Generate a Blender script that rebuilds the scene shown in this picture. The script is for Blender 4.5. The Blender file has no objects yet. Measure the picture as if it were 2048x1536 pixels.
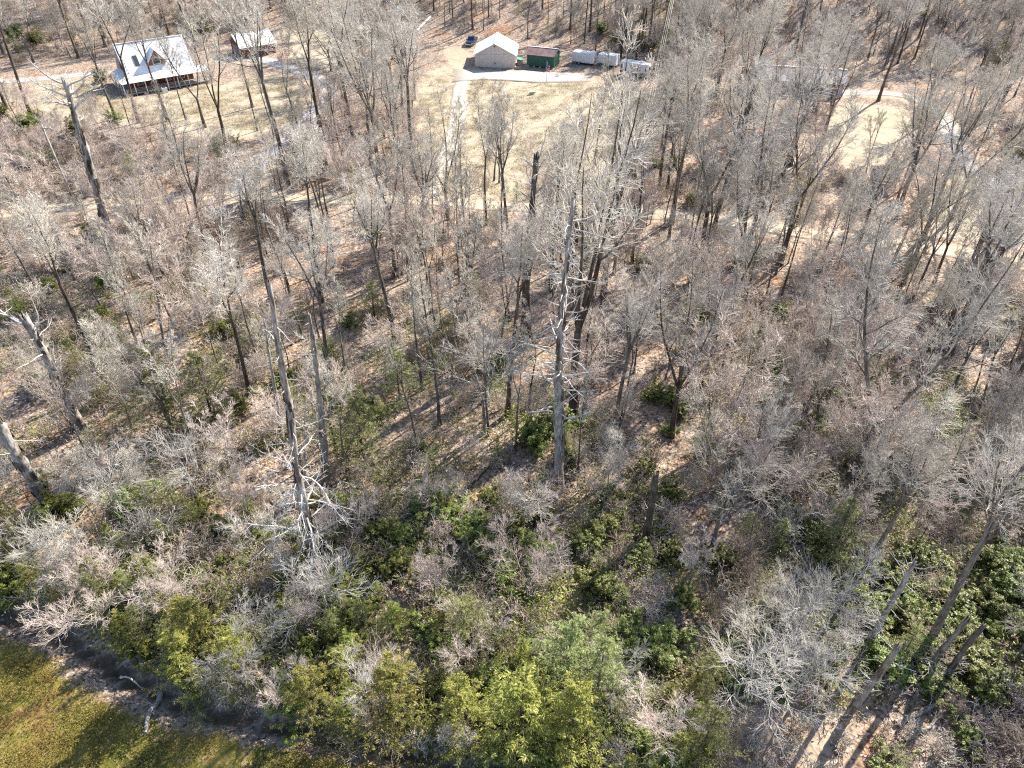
import bpy, math, random
import numpy as np
from mathutils import Vector, Matrix

sc = bpy.context.scene
R = math.radians

# ------------------------------------------------------------------ camera
CAM_H, PITCH, FPX = 46.0, R(38.8), 1435.0          # drone height, pitch below horizontal, focal length (px of a 2048 px wide frame)
cam_d = bpy.data.cameras.new('camera')
cam_d.sensor_width = 36.0
cam_d.lens = FPX / 2048.0 * 36.0
cam_d.clip_start = 0.5
cam_d.clip_end = 6000.0
cam = bpy.data.objects.new('camera', cam_d)
sc.collection.objects.link(cam)
cam.location = (0, 0, CAM_H)
cam.rotation_euler = (math.pi / 2 - PITCH, 0, 0)
sc.camera = cam

# ------------------------------------------------------------------ light
SUN_EL, SUN_AZ = 37.0, 44.0                        # azimuth measured clockwise from the view direction (+Y)
world = bpy.data.worlds.new('World')
sc.world = world
world.use_nodes = True
wn = world.node_tree
bg = wn.nodes['Background']
sky = wn.nodes.new('ShaderNodeTexSky')
sky.sky_type = 'NISHITA'
sky.sun_disc = False
sky.sun_elevation = R(SUN_EL)
sky.sun_rotation = R(SUN_AZ)
sky.altitude = 900
wn.links.new(sky.outputs[0], bg.inputs[0])
bg.inputs[1].default_value = 0.108
sun_d = bpy.data.lights.new('sun', 'SUN')
sun_d.energy = 5.0
sun_d.angle = R(0.55)
sun_d.color = (1.0, 0.93, 0.82)
sun = bpy.data.objects.new('sun', sun_d)
sc.collection.objects.link(sun)
sd = Vector((math.sin(R(SUN_AZ)) * math.cos(R(SUN_EL)), math.cos(R(SUN_AZ)) * math.cos(R(SUN_EL)), math.sin(R(SUN_EL))))
sun.rotation_euler = sd.to_track_quat('Z', 'Y').to_euler()
sun.location = (60, 60, 90)

sc.view_settings.view_transform = 'Standard'
sc.view_settings.look = 'None'
sc.view_settings.exposure = 1.36
sc.view_settings.gamma = 1.0
sc.view_settings.use_curve_mapping = False
sc.render.engine = 'CYCLES'
sc.cycles.max_bounces = 4
sc.cycles.diffuse_bounces = 2
sc.cycles.glossy_bounces = 2
sc.cycles.transmission_bounces = 2
sc.cycles.transparent_max_bounces = 4
sc.cycles.caustics_reflective = False
sc.cycles.caustics_refractive = False
sc.cycles.use_denoising = False
sc.cycles.pixel_filter_type = 'BLACKMAN_HARRIS'
sc.cycles.filter_width = 1.2

rng = np.random.default_rng(7)
random.seed(7)


# ------------------------------------------------------------------ terrain
def sstep(x, a, b):
    t = np.clip((x - a) / (b - a), 0, 1)
    return t * t * (3 - 2 * t)


def flat_at(px, py, z=0.0):
    u = (px - 1024) / FPX
    v = (768 - py) / FPX
    dy = math.cos(PITCH) + v * math.sin(PITCH)
    dz = -math.sin(PITCH) + v * math.cos(PITCH)
    t = (z - CAM_H) / dz
    return (u * t, dy * t)


def seg_dist(x, y, pts):
    """distance from points to a polyline"""
    best = np.full(np.shape(x), 1e9)
    for (ax, ay), (bx, by) in zip(pts[:-1], pts[1:]):
        vx, vy = bx - ax, by - ay
        l2 = vx * vx + vy * vy + 1e-9
        t = np.clip(((x - ax) * vx + (y - ay) * vy) / l2, 0, 1)
        best = np.minimum(best, np.hypot(x - ax - t * vx, y - ay - t * vy))
    return best


def signed_poly(x, y, poly):
    """signed distance, positive inside"""
    ins = np.zeros(np.shape(x), bool)
    n = len(poly)
    for i in range(n):
        ax, ay = poly[i]
        bx, by = poly[(i + 1) % n]
        c = ((ay > y) != (by > y))
        xi = (bx - ax) * (y - ay) / ((by - ay) if by != ay else 1e-9) + ax
        ins ^= c & (x < xi)
    d = seg_dist(x, y, list(poly) + [poly[0]])
    return np.where(ins, d, -d)


DITCH = [flat_at(*p) for p in [(-420, 1090), (-150, 1180), (120, 1265), (255, 1355), (370, 1412), (560, 1455), (800, 1500), (1100, 1572), (1500, 1660)]]


def terrain(x, y):
    x = np.asarray(x, float)
    y = np.asarray(y, float)
    z = 0.16 * np.sin(x * 0.21 + 1.3) * np.sin(y * 0.17 + 0.4) + 0.12 * np.sin(x * 0.09 - y * 0.13)
    y0 = 186.0 - 14.0 * sstep(x, 50, 85) + 4.0 * sstep(-x, 20, 60)
    d = np.maximum(y - y0, 0)
    slope = 0.30 - 0.12 * sstep(-x, 10, 70)
    z = z + slope * (d - 8 * (1 - np.exp(-d / 8)))
    z = z - 0.75 * np.exp(-(seg_dist(x, y, DITCH) / 0.9) ** 2)
    return z


def hz(x, y):
    return float(terrain(x, y))


_T = np.arange(20, 420, 0.12)


def ground_at(px, py):
    """the place on the ground that this direction meets"""
    u = (px - 1024) / FPX
    v = (768 - py) / FPX
    dy = math.cos(PITCH) + v * math.sin(PITCH)
    dz = -math.sin(PITCH) + v * math.cos(PITCH)
    x, y, z = u * _T, dy * _T, CAM_H + dz * _T
    below = z <= terrain(x, y)
    i = int(np.argmax(below)) if below.any() else len(_T) - 1
    return Vector((x[i], y[i], hz(x[i], y[i])))


def height_to(base, py):
    """height above the base at which a plumb line from the base reaches this elevation angle"""
    a = PITCH - math.atan((768 - py) / FPX)
    return CAM_H - base.y * math.tan(a) - base.z


def project(x, y, z):
    dz = z - CAM_H
    depth = y * math.cos(PITCH) - dz * math.sin(PITCH)
    up = y * math.sin(PITCH) + dz * math.cos(PITCH)
    return 1024 + FPX * x / depth, 768 - FPX * up / depth


def gpoly(pts):
    return [tuple(ground_at(*p))[:2] for p in pts]


LAWN_POLYS = [gpoly(p) for p in (
    [(835, 190), (850, 150), (905, 128), (950, 138), (1190, 160), (1330, 195), (1330, 250), (1290, 330), (1230, 392), (1000, 402), (860, 392), (845, 330)],
    [(-40, 168), (60, 160), (180, 160), (240, 205), (480, 160), (560, 150), (625, 190), (560, 262), (470, 282), (300, 250), (160, 248), (60, 205), (-40, 200)],
    [(1690, 205), (1800, 215), (1840, 262), (1770, 330), (1690, 335), (1640, 285)],
    [(1860, 395), (1935, 340), (2100, 440), (2100, 500), (1860, 470)],
    [(560, 60), (690, 60), (690, 130), (600, 135)],
)]
GREEN_POLY = gpoly([(-500, 1130), (-150, 1215), (60, 1280), (190, 1385), (330, 1452), (560, 1490), (800, 1536), (1100, 1605), (1500, 1700), (600, 2100), (-700, 2100)])
BARE_POLYS = [gpoly(p) for p in ([(1380, 1536), (1440, 1420), (1650, 1380), (1720, 1420), (1640, 1560), (1500, 1700), (1350, 1700)],
                                 [(880, 90), (960, 70), (950, 130), (900, 128)])]
DIRT_ROAD = gpoly([(-160, 452), (-40, 436), (100, 418), (250, 405), (470, 392), (640, 400), (820, 400), (950, 410), (1100, 416), (1250, 425), (1420, 440), (1600, 466), (1750, 484), (1900, 503), (2060, 524), (2200, 545)])
DRIVE = gpoly([(858, 402), (866, 360), (900, 300), (915, 240), (920, 190), (924, 165), (930, 148)])
ASPHALT = gpoly([(430, 122), (520, 120), (590, 140), (645, 165), (655, 190), (630, 225), (585, 268), (545, 305), (505, 345), (480, 388)])
ASPHALT_W = gpoly([(-120, 172), (0, 164), (110, 156), (200, 146)])
GREY_ROAD = gpoly([(1590, 205), (1640, 192), (1720, 186), (1810, 192), (1880, 226), (1905, 280), (1950, 345), (2060, 425), (2180, 520)])
PATHS = [(DIRT_ROAD, 1.9), (DRIVE, 1.6), (ASPHALT, 2.1), (ASPHALT_W, 1.8), (GREY_ROAD, 2.2)]
PADS = [gpoly([(905, 138), (945, 140), (1050, 142), (1130, 146), (1200, 150), (1190, 163), (1085, 167), (960, 160), (900, 166)])]

# ------------------------------------------------------------------ mesh helpers
COL = sc.collection


class MB:
    def __init__(self):
        self.v = []
        self.f = []

    def add(self, vs, fs):
        n = len(self.v)
        self.v += [tuple(p) for p in vs]
        self.f += [tuple(i + n for i in f) for f in fs]
        return self

    def box(self, x0, x1, y0, y1, z0, z1):
        vs = [(x0, y0, z0), (x1, y0, z0), (x1, y1, z0), (x0, y1, z0), (x0, y0, z1), (x1, y0, z1), (x1, y1, z1), (x0, y1, z1)]
        return self.add(vs, [(3, 2, 1, 0), (4, 5, 6, 7), (0, 1, 5, 4), (1, 2, 6, 5), (2, 3, 7, 6), (3, 0, 4, 7)])

    def slab(self, quad, t):
        """a plate: quad corners (counter-clockwise seen from outside), thickness t inwards"""
        q = [Vector(p) for p in quad]
        n = (q[1] - q[0]).cross(q[-1] - q[0]).normalized()
        k = len(q)
        vs = q + [p - n * t for p in q]
        fs = [tuple(range(k)), tuple(range(2 * k - 1, k - 1, -1))] + [(i, i + k, (i + 1) % k + k, (i + 1) % k) for i in range(k)]
        return self.add(vs, fs)

    def prism(self, prof, y0, y1, axis='y'):
        """profile in (a, z) swept along the other axis"""
        k = len(prof)
        if axis == 'y':
            vs = [(a, y0, z) for a, z in prof] + [(a, y1, z) for a, z in prof]
        else:
            vs = [(y0, a, z) for a, z in prof] + [(y1, a, z) for a, z in prof]
        fs = [tuple(range(k)), tuple(range(2 * k - 1, k - 1, -1))] + [(i, i + k, (i + 1) % k + k, (i + 1) % k) for i in range(k)]
        return self.add(vs, fs)

    def cyl(self, p0, p1, r0, r1=None, n=10, cap=True):
        r1 = r0 if r1 is None else r1
        p0, p1 = Vector(p0), Vector(p1)
        d = (p1 - p0).normalized()
        u = d.orthogonal().normalized()
        w = d.cross(u)
        vs = []
        for p, r in ((p0, r0), (p1, r1)):
            vs += [p + r * (math.cos(2 * math.pi * i / n) * u + math.sin(2 * math.pi * i / n) * w) for i in range(n)]
        fs = [(i, (i + 1) % n, n + (i + 1) % n, n + i) for i in range(n)]
        if cap:
            fs += [tuple(range(n - 1, -1, -1)), tuple(range(n, 2 * n))]
        return self.add(vs, fs)

    def mesh(self, name, m, smooth=False, bevel=0):
        me = bpy.data.meshes.new(name)
        me.from_pydata(self.v, [], self.f)
        import bmesh
        bm = bmesh.new()
        bm.from_mesh(me)
        bmesh.ops.recalc_face_normals(bm, faces=bm.faces)
        if bevel:
            bmesh.ops.bevel(bm, geom=bm.edges[:], offset=bevel, segments=2, affect='EDGES', clamp_overlap=True)
        bm.to_mesh(me)
        bm.free()
        if smooth:
            me.polygons.foreach_set('use_smooth', [True] * len(me.polygons))
        if m:
            me.materials.append(m)
        return me

    def build(self, name, m, parent=None, smooth=False, bevel=0):
        return link(name, self.mesh(name, m, smooth, bevel), parent)


def link(name, me, parent=None):
    o = bpy.data.objects.new(name, me)
    COL.objects.link(o)
    if parent is not None:
        o.parent = parent
    return o


def tag(o, label=None, cat=None, group=None, kind=None):
    if label:
        o['label'] = label
    if cat:
        o['category'] = cat
    if group:
        o['group'] = group
    if kind:
        o['kind'] = kind
    return o


def empty(name, loc, rz=0.0, label=None, cat=None, group=None):
    o = bpy.data.objects.new(name, None)
    o.empty_display_size = 0.3
    COL.objects.link(o)
    o.location = loc
    o.rotation_euler = (0, 0, rz)
    return tag(o, label, cat, group)


def copy_tree(o, parent=None):
    c = o.copy()
    COL.objects.link(c)
    c.parent = parent
    for ch in o.children:
        copy_tree(ch, c)
    return c


def np_mesh(name, verts, quads, mats, smooth=False, tris=None, mat_idx=None):
    me = bpy.data.meshes.new(name)
    nq = 0 if quads is None else len(quads)
    nt = 0 if tris is None else len(tris)
    loops = []
    if nq:
        loops.append(np.asarray(quads, np.int32).ravel())
    if nt:
        loops.append(np.asarray(tris, np.int32).ravel())
    loops = np.concatenate(loops)
    me.vertices.add(len(verts))
    me.vertices.foreach_set('co', np.asarray(verts, np.float32).ravel())
    me.loops.add(len(loops))
    me.loops.foreach_set('vertex_index', loops)
    me.polygons.add(nq + nt)
    starts = np.concatenate([np.arange(nq) * 4, nq * 4 + np.arange(nt) * 3]).astype(np.int32)
    me.polygons.foreach_set('loop_start', starts)
    if smooth:
        me.polygons.foreach_set('use_smooth', np.ones(nq + nt, bool))
    for m in mats:
        me.materials.append(m)
    if mat_idx is not None:
        me.polygons.foreach_set('material_index', np.asarray(mat_idx, np.int32))
    me.update(calc_edges=True)
    return me


class Tubes:
    def __init__(self):
        self.V = []
        self.Q = []
        self.n = 0

    def add(self, P, Rr, k):
        """P (m,n,3) polylines, Rr (m,n) radii, k sides"""
        P = np.asarray(P, float)
        Rr = np.asarray(Rr, float)
        m, n, _ = P.shape
        if m == 0:
            return
        T = P[:, -1] - P[:, 0]
        T /= np.linalg.norm(T, axis=1, keepdims=True) + 1e-9
        ax = np.where(np.abs(T[:, 2:3]) > 0.8, np.array([[1.0, 0.13, 0.0]]), np.array([[0.0, 0.1, 1.0]]))
        U = np.cross(T, ax)
        U /= np.linalg.norm(U, axis=1, keepdims=True) + 1e-9
        W = np.cross(T, U)
        a = np.arange(k) * 2 * math.pi / k
        ring = np.cos(a)[None, :, None] * U[:, None, :] + np.sin(a)[None, :, None] * W[:, None, :]
        V = P[:, :, None, :] + Rr[:, :, None, None] * ring[:, None, :, :]
        idx = self.n + np.arange(m * n * k).reshape(m, n, k)
        a0 = idx[:, :-1, :]
        a1 = idx[:, 1:, :]
        Q = np.stack([a0, np.roll(a0, -1, 2), np.roll(a1, -1, 2), a1], -1).reshape(-1, 4)
        self.V.append(V.reshape(-1, 3))
        self.Q.append(Q)
        self.n += m * n * k

    def mesh(self, name, m, smooth=True):
        return np_mesh(name, np.concatenate(self.V), np.concatenate(self.Q), [m], smooth)


# ------------------------------------------------------------------ materials
def new_mat(name):
    m = bpy.data.materials.new(name)
    m.use_nodes = True
    nt = m.node_tree
    b = nt.nodes['Principled BSDF']
    b.inputs['Specular IOR Level'].default_value = 0.25
    return m, nt, b


def N(nt, kind, **kw):
    n = nt.nodes.new('ShaderNode' + kind)
    for k, v in kw.items():
        if isinstance(k, str) and hasattr(n, k):
            setattr(n, k, v)
    return n


def ramp(nt, fac, stops):
    n = nt.nodes.new('ShaderNodeValToRGB')
    e = n.color_ramp.elements
    while len(e) < len(stops):
        e.new(0.5)
    for i, (p, c) in enumerate(stops):
        e[i].position = p
        e[i].color = (*c, 1)
    nt.links.new(fac, n.inputs[0])
    return n.outputs[0]


def mix(nt, fac, a, b, mode='MIX'):
    n = nt.nodes.new('ShaderNodeMix')
    n.data_type = 'RGBA'
    n.blend_type = mode
    for s, x in ((0, fac), (6, a), (7, b)):
        if isinstance(x, (int, float)):
            n.inputs[s].default_value = x
        elif isinstance(x, tuple):
            n.inputs[s].default_value = (*x, 1)
        else:
            nt.links.new(x, n.inputs[s])
    return n.outputs[2]


def math_n(nt, op, a, b=0.0, c=None, clamp=False):
    n = nt.nodes.new('ShaderNodeMath')
    n.operation = op
    n.use_clamp = clamp
    for s, x in enumerate((a, b) if c is None else (a, b, c)):
        if isinstance(x, (int, float)):
            n.inputs[s].default_value = x
        else:
            nt.links.new(x, n.inputs[s])
    return n.outputs[0]


def noise(nt, scale, detail=4, rough=0.6, vec=None):
    n = nt.nodes.new('ShaderNodeTexNoise')
    n.inputs['Scale'].default_value = scale
    n.inputs['Detail'].default_value = detail
    n.inputs['Roughness'].default_value = rough
    if vec is not None:
        nt.links.new(vec, n.inputs['Vector'])
    return n


def voro(nt, scale, vec=None):
    n = nt.nodes.new('ShaderNodeTexVoronoi')
    n.inputs['Scale'].default_value = scale
    if vec is not None:
        nt.links.new(vec, n.inputs['Vector'])
    return n


def coords(nt, which='Object'):
    return nt.nodes.new('ShaderNodeTexCoord').outputs[which]


def bump(nt, b, h, strength=0.5, dist=0.05):
    n = nt.nodes.new('ShaderNodeBump')
    n.inputs['Strength'].default_value = strength
    n.inputs['Distance'].default_value = dist
    nt.links.new(h, n.inputs['Height'])
    nt.links.new(n.outputs[0], b.inputs['Normal'])


def simple(name, col, rough=0.7, metal=0.0, vary=0.12, scale=3.0, spec=0.25):
    m, nt, b = new_mat(name)
    c = coords(nt)
    n = noise(nt, scale, 5, 0.6, c)
    lo = tuple(max(0, x * (1 - vary)) for x in col)
    hi = tuple(min(1, x * (1 + vary)) for x in col)
    nt.links.new(ramp(nt, n.outputs[0], [(0.3, lo), (0.7, hi)]), b.inputs['Base Color'])
    b.inputs['Roughness'].default_value = rough
    b.inputs['Metallic'].default_value = metal
    b.inputs['Specular IOR Level'].default_value = spec
    return m


def bark(name, dark, mid, light, vary=0.5):
    m, nt, b = new_mat(name)
    c = coords(nt)
    mp = nt.nodes.new('ShaderNodeMapping')
    mp.inputs['Scale'].default_value = (1, 1, 0.22)
    nt.links.new(c, mp.inputs[0])
    n1 = noise(nt, 9.0, 6, 0.7, mp.outputs[0])
    n2 = noise(nt, 0.9, 3, 0.5, c)
    col = ramp(nt, n1.outputs[0], [(0.30, dark), (0.5, mid), (0.72, light)])
    lich = ramp(nt, n2.outputs[0], [(0.52, (0, 0, 0)), (0.66, (1, 1, 1))])
    col = mix(nt, math_n(nt, 'MULTIPLY', lich, 0.45), col, light)
    mp2 = nt.nodes.new('ShaderNodeMapping')
    mp2.inputs['Scale'].default_value = (1, 1, 0.3)
    nt.links.new(c, mp2.inputs[0])
    n3 = noise(nt, 2.3, 4, 0.65, mp2.outputs[0])
    col = mix(nt, 1.0, col, ramp(nt, n3.outputs[0], [(0.36, (0.42, 0.36, 0.31)), (0.47, (0.80, 0.76, 0.72)), (0.6, (1.05, 1.05, 1.05))]), 'MULTIPLY')
    oi = nt.nodes.new('ShaderNodeObjectInfo')
    hs = nt.nodes.new('ShaderNodeHueSaturation')
    nt.links.new(col, hs.inputs['Color'])
    nt.links.new(math_n(nt, 'MULTIPLY_ADD', oi.outputs['Random'], vary, 1.0 - vary * 0.5), hs.inputs['Value'])
    nt.links.new(hs.outputs[0], b.inputs['Base Color'])
    b.inputs['Roughness'].default_value = 0.9
    b.inputs['Specular IOR Level'].default_value = 0.1
    bump(nt, b, n1.outputs[0], 0.7, 0.04)
    return m


def twig_mat(name, a, bcol, vary=0.45):
    m, nt, b = new_mat(name)
    c = coords(nt)
    n = noise(nt, 0.8, 3, 0.6, c)
    col = ramp(nt, n.outputs[0], [(0.35, a), (0.65, bcol)])
    oi = nt.nodes.new('ShaderNodeObjectInfo')
    hs = nt.nodes.new('ShaderNodeHueSaturation')
    nt.links.new(col, hs.inputs['Color'])
    nt.links.new(math_n(nt, 'MULTIPLY_ADD', oi.outputs['Random'], vary, 1.0 - vary * 0.5), hs.inputs['Value'])
    nt.links.new(hs.outputs[0], b.inputs['Base Color'])
    b.inputs['Roughness'].default_value = 0.75
    b.inputs['Specular IOR Level'].default_value = 0.25
    return m


def leaf_mat(name, a, bcol, ccol, trans=0.35, rough=0.5, spec=0.3, vary=0.5):
    m, nt, b = new_mat(name)
    c = coords(nt)
    n = noise(nt, 1.6, 3, 0.6, c)
    n2 = voro(nt, 9.0, c)
    f = math_n(nt, 'ADD', math_n(nt, 'MULTIPLY', n.outputs[0], 0.75), math_n(nt, 'MULTIPLY', n2.outputs['Color'], 0.25))
    col = ramp(nt, f, [(0.3, a), (0.5, bcol), (0.72, ccol)])
    oi = nt.nodes.new('ShaderNodeObjectInfo')
    hs = nt.nodes.new('ShaderNodeHueSaturation')
    nt.links.new(col, hs.inputs['Color'])
    nt.links.new(math_n(nt, 'MULTIPLY_ADD', oi.outputs['Random'], 0.05, 0.475), hs.inputs['Hue'])
    nt.links.new(math_n(nt, 'MULTIPLY_ADD', oi.outputs['Random'], vary, 1.0 - vary * 0.5), hs.inputs['Value'])
    nt.links.new(hs.outputs[0], b.inputs['Base Color'])
    b.inputs['Roughness'].default_value = rough
    b.inputs['Specular IOR Level'].default_value = spec
    tr = nt.nodes.new('ShaderNodeBsdfTranslucent')
    nt.links.new(hs.outputs[0], tr.inputs[0])
    mx = nt.nodes.new('ShaderNodeMixShader')
    mx.inputs[0].default_value = trans
    nt.links.new(b.outputs[0], mx.inputs[1])
    nt.links.new(tr.outputs[0], mx.inputs[2])
    nt.links.new(mx.outputs[0], nt.nodes['Material Output'].inputs[0])
    return m


def ground_mat():
    m, nt, b = new_mat('ground_material')
    c = coords(nt)
    leaf = voro(nt, 5.5, c)
    sep = nt.nodes.new('ShaderNodeSeparateColor')
    nt.links.new(leaf.outputs['Color'], sep.inputs[0])
    n1 = noise(nt, 0.16, 6, 0.65, c)
    n2 = noise(nt, 1.7, 6, 0.7, c)
    litter = ramp(nt, sep.outputs[0], [(0.0, (0.13, 0.10, 0.08)), (0.3, (0.33, 0.27, 0.22)), (0.62, (0.47, 0.40, 0.335)), (0.9, (0.58, 0.51, 0.44)), (1.0, (0.40, 0.22, 0.12))])
    warm = ramp(nt, n1.outputs[0], [(0.36, (0.72, 0.69, 0.66)), (0.47, (0.97, 0.93, 0.91)), (0.58, (1.0, 0.88, 0.79)), (0.68, (0.92, 0.66, 0.48))])
    litter = mix(nt, 1.0, litter, warm, 'MULTIPLY')
    patch = ramp(nt, n2.outputs[0], [(0.32, (0.42, 0.39, 0.36)), (0.6, (1, 1, 1))])
    litter = mix(nt, 1.0, litter, patch, 'MULTIPLY')
    # dry lawn
    n3 = noise(nt, 0.35, 7, 0.7, c)
    n4 = noise(nt, 9.0, 3, 0.7, c)
    lawn = ramp(nt, n3.outputs[0], [(0.30, (0.27, 0.215, 0.15)), (0.44, (0.40, 0.34, 0.25)), (0.58, (0.49, 0.43, 0.335)), (0.72, (0.36, 0.30, 0.21))])
    lawn = mix(nt, 0.8, lawn, ramp(nt, n4.outputs[0], [(0.3, (0.72, 0.70, 0.66)), (0.65, (1.05, 1.05, 1.05))]), 'MULTIPLY')
    # green lawn by the creek
    n5 = noise(nt, 0.28, 6, 0.65, c)
    green = ramp(nt, n5.outputs[0], [(0.38, (0.075, 0.085, 0.02)), (0.48, (0.15, 0.14, 0.035)), (0.56, (0.25, 0.20, 0.06)), (0.64, (0.21, 0.13, 0.055))])
    green = mix(nt, 0.85, green, ramp(nt, n4.outputs[0], [(0.3, (0.6, 0.62, 0.55)), (0.68, (1.1, 1.08, 1.0))]), 'MULTIPLY')
    n6 = noise(nt, 0.09, 5, 0.7, c)
    lawn = mix(nt, ramp(nt, n6.outputs[0], [(0.50, (0, 0, 0)), (0.66, (0.2, 0.2, 0.2))]), lawn, (0.25, 0.235, 0.09))
    drift = math_n(nt, 'GREATER_THAN', math_n(nt, 'ADD', math_n(nt, 'MULTIPLY', sep.outputs[2], 0.35), n2.outputs[0]), 0.90)
    lawn = mix(nt, math_n(nt, 'MULTIPLY', drift, 0.75), lawn, (0.36, 0.26, 0.18))
    leaves2 = math_n(nt, 'GREATER_THAN', sep.outputs[1], 0.90)
    green = mix(nt, math_n(nt, 'MULTIPLY', leaves2, 0.6), green, (0.36, 0.24, 0.14))
    soil = ramp(nt, n2.outputs[0], [(0.3, (0.27, 0.19, 0.13)), (0.6, (0.46, 0.37, 0.28)), (0.8, (0.58, 0.48, 0.38))])

    def mask(name, lo=0.35, hi=0.65):
        a = nt.nodes.new('ShaderNodeAttribute')
        a.attribute_name = name
        v = math_n(nt, 'ADD', a.outputs['Fac'], math_n(nt, 'ADD', math_n(nt, 'MULTIPLY', math_n(nt, 'SUBTRACT', n2.outputs[0], 0.5), 1.3), math_n(nt, 'MULTIPLY', math_n(nt, 'SUBTRACT', n3.outputs[0], 0.5), 1.6)))
        r = nt.nodes.new('ShaderNodeMapRange')
        r.inputs[1].default_value = lo
        r.inputs[2].default_value = hi
        nt.links.new(v, r.inputs[0])
        return r.outputs[0]

    col = mix(nt, mask('soil'), litter, soil)
    col = mix(nt, mask('lawn'), col, lawn)
    col = mix(nt, mask('green'), col, green)
    ditch_shade = mask('creek', 0.3, 0.7)  # dark ditch bed colour stands in for shadow under the bank evergreens
    col = mix(nt, ditch_shade, col, ramp(nt, n2.outputs[0], [(0.3, (0.05, 0.04, 0.03)), (0.7, (0.17, 0.125, 0.09))]))
    nt.links.new(col, b.inputs['Base Color'])
    b.inputs['Roughness'].default_value = 0.95
    b.inputs['Specular IOR Level'].default_value = 0.08
    h = math_n(nt, 'ADD', math_n(nt, 'MULTIPLY', leaf.outputs['Distance'], 0.5), n2.outputs[0])
    bump(nt, b, h, 0.55, 0.09)
    return m


def gravel_mat(name, a, bcol, ccol):
    m, nt, b = new_mat(name)
    c = coords(nt)
    n1 = noise(nt, 0.5, 6, 0.7, c)
    n2 = voro(nt, 7.0, c)
    n3 = noise(nt, 4.0, 5, 0.75, c)
    col = ramp(nt, n1.outputs[0], [(0.32, a), (0.5, bcol), (0.68, ccol)])
    col = mix(nt, 0.5, col, ramp(nt, n2.outputs['Color'], [(0.1, (0.72, 0.72, 0.72)), (0.9, (1.15, 1.15, 1.15))]), 'MULTIPLY')
    col = mix(nt, 0.6, col, ramp(nt, n3.outputs[0], [(0.3, (0.72, 0.68, 0.62)), (0.6, (1.05, 1.05, 1.05))]), 'MULTIPLY')
    at = nt.nodes.new('ShaderNodeAttribute')
    at.attribute_name = 'across'
    ab = math_n(nt, 'ABSOLUTE', at.outputs['Fac'])
    wob = math_n(nt, 'ADD', ab, math_n(nt, 'MULTIPLY', math_n(nt, 'SUBTRACT', n3.outputs[0], 0.5), 0.9))
    wob = math_n(nt, 'ADD', wob, math_n(nt, 'MULTIPLY', math_n(nt, 'SUBTRACT', n1.outputs[0], 0.5), 0.7))
    mid = ramp(nt, wob, [(0.02, (1, 1, 1)), (0.22, (0, 0, 0))])
    col = mix(nt, math_n(nt, 'MULTIPLY', mid, 0.65), col, (0.30, 0.25, 0.16))
    edge = ramp(nt, wob, [(0.66, (0, 0, 0)), (0.88, (1, 1, 1))])
    col = mix(nt, edge, col, (0.34, 0.28, 0.21))
    fl = math_n(nt, 'GREATER_THAN', n2.outputs['Color'], 0.80)
    col = mix(nt, math_n(nt, 'MULTIPLY', fl, 0.5), col, (0.33, 0.25, 0.18))
    nt.links.new(col, b.inputs['Base Color'])
    b.inputs['Roughness'].default_value = 0.95
    bump(nt, b, n3.outputs[0], 0.4, 0.04)
    return m


M = {}
M['ground'] = ground_mat()
M['dirt'] = gravel_mat('tan_dirt_road', (0.42, 0.33, 0.23), (0.56, 0.47, 0.35), (0.64, 0.55, 0.42))
M['gravel'] = gravel_mat('pale_gravel', (0.42, 0.38, 0.32), (0.53, 0.49, 0.43), (0.60, 0.56, 0.51))
M['asphalt'] = gravel_mat('grey_asphalt', (0.34, 0.34, 0.36), (0.42, 0.42, 0.44), (0.50, 0.49, 0.49))
M['greygravel'] = gravel_mat('grey_gravel', (0.34, 0.33, 0.31), (0.44, 0.43, 0.41), (0.52, 0.51, 0.48))
M['bark_grey'] = bark('grey_bark', (0.06, 0.052, 0.044), (0.145, 0.128, 0.11), (0.30, 0.275, 0.24))
M['bark_brown'] = bark('brown_bark', (0.045, 0.035, 0.028), (0.11, 0.09, 0.073), (0.23, 0.195, 0.16))
M['bark_pale'] = bark('pale_bark', (0.12, 0.105, 0.09), (0.25, 0.225, 0.195), (0.42, 0.39, 0.35))
M['dead'] = bark('weathered_dead_wood', (0.10, 0.085, 0.075), (0.34, 0.315, 0.29), (0.62, 0.595, 0.56), 0.2)
M['dead_pale'] = bark('bleached_dead_branch', (0.48, 0.45, 0.42), (0.60, 0.575, 0.55), (0.70, 0.68, 0.66), 0.2)
M['twig_grey'] = twig_mat('grey_twigs', (0.41, 0.365, 0.305), (0.61, 0.565, 0.495))
M['twig_pink'] = twig_mat('pinkish_twigs', (0.47, 0.375, 0.32), (0.64, 0.55, 0.49))
M['twig_pale'] = twig_mat('pale_twigs', (0.46, 0.42, 0.365), (0.64, 0.60, 0.54))
M['twig_brown'] = twig_mat('brown_twigs', (0.33, 0.25, 0.185), (0.50, 0.405, 0.315))
M['hemlock'] = leaf_mat('hemlock_needles', (0.13, 0.16, 0.05), (0.29, 0.315, 0.115), (0.48, 0.47, 0.22), 0.42)
M['pine'] = leaf_mat('yellow_green_needles', (0.15, 0.18, 0.035), (0.33, 0.335, 0.075), (0.52, 0.49, 0.14), 0.42)
M['laurel'] = leaf_mat('laurel_leaves', (0.06, 0.085, 0.018), (0.17, 0.20, 0.045), (0.36, 0.36, 0.10), 0.36, 0.42, 0.35)


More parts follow.
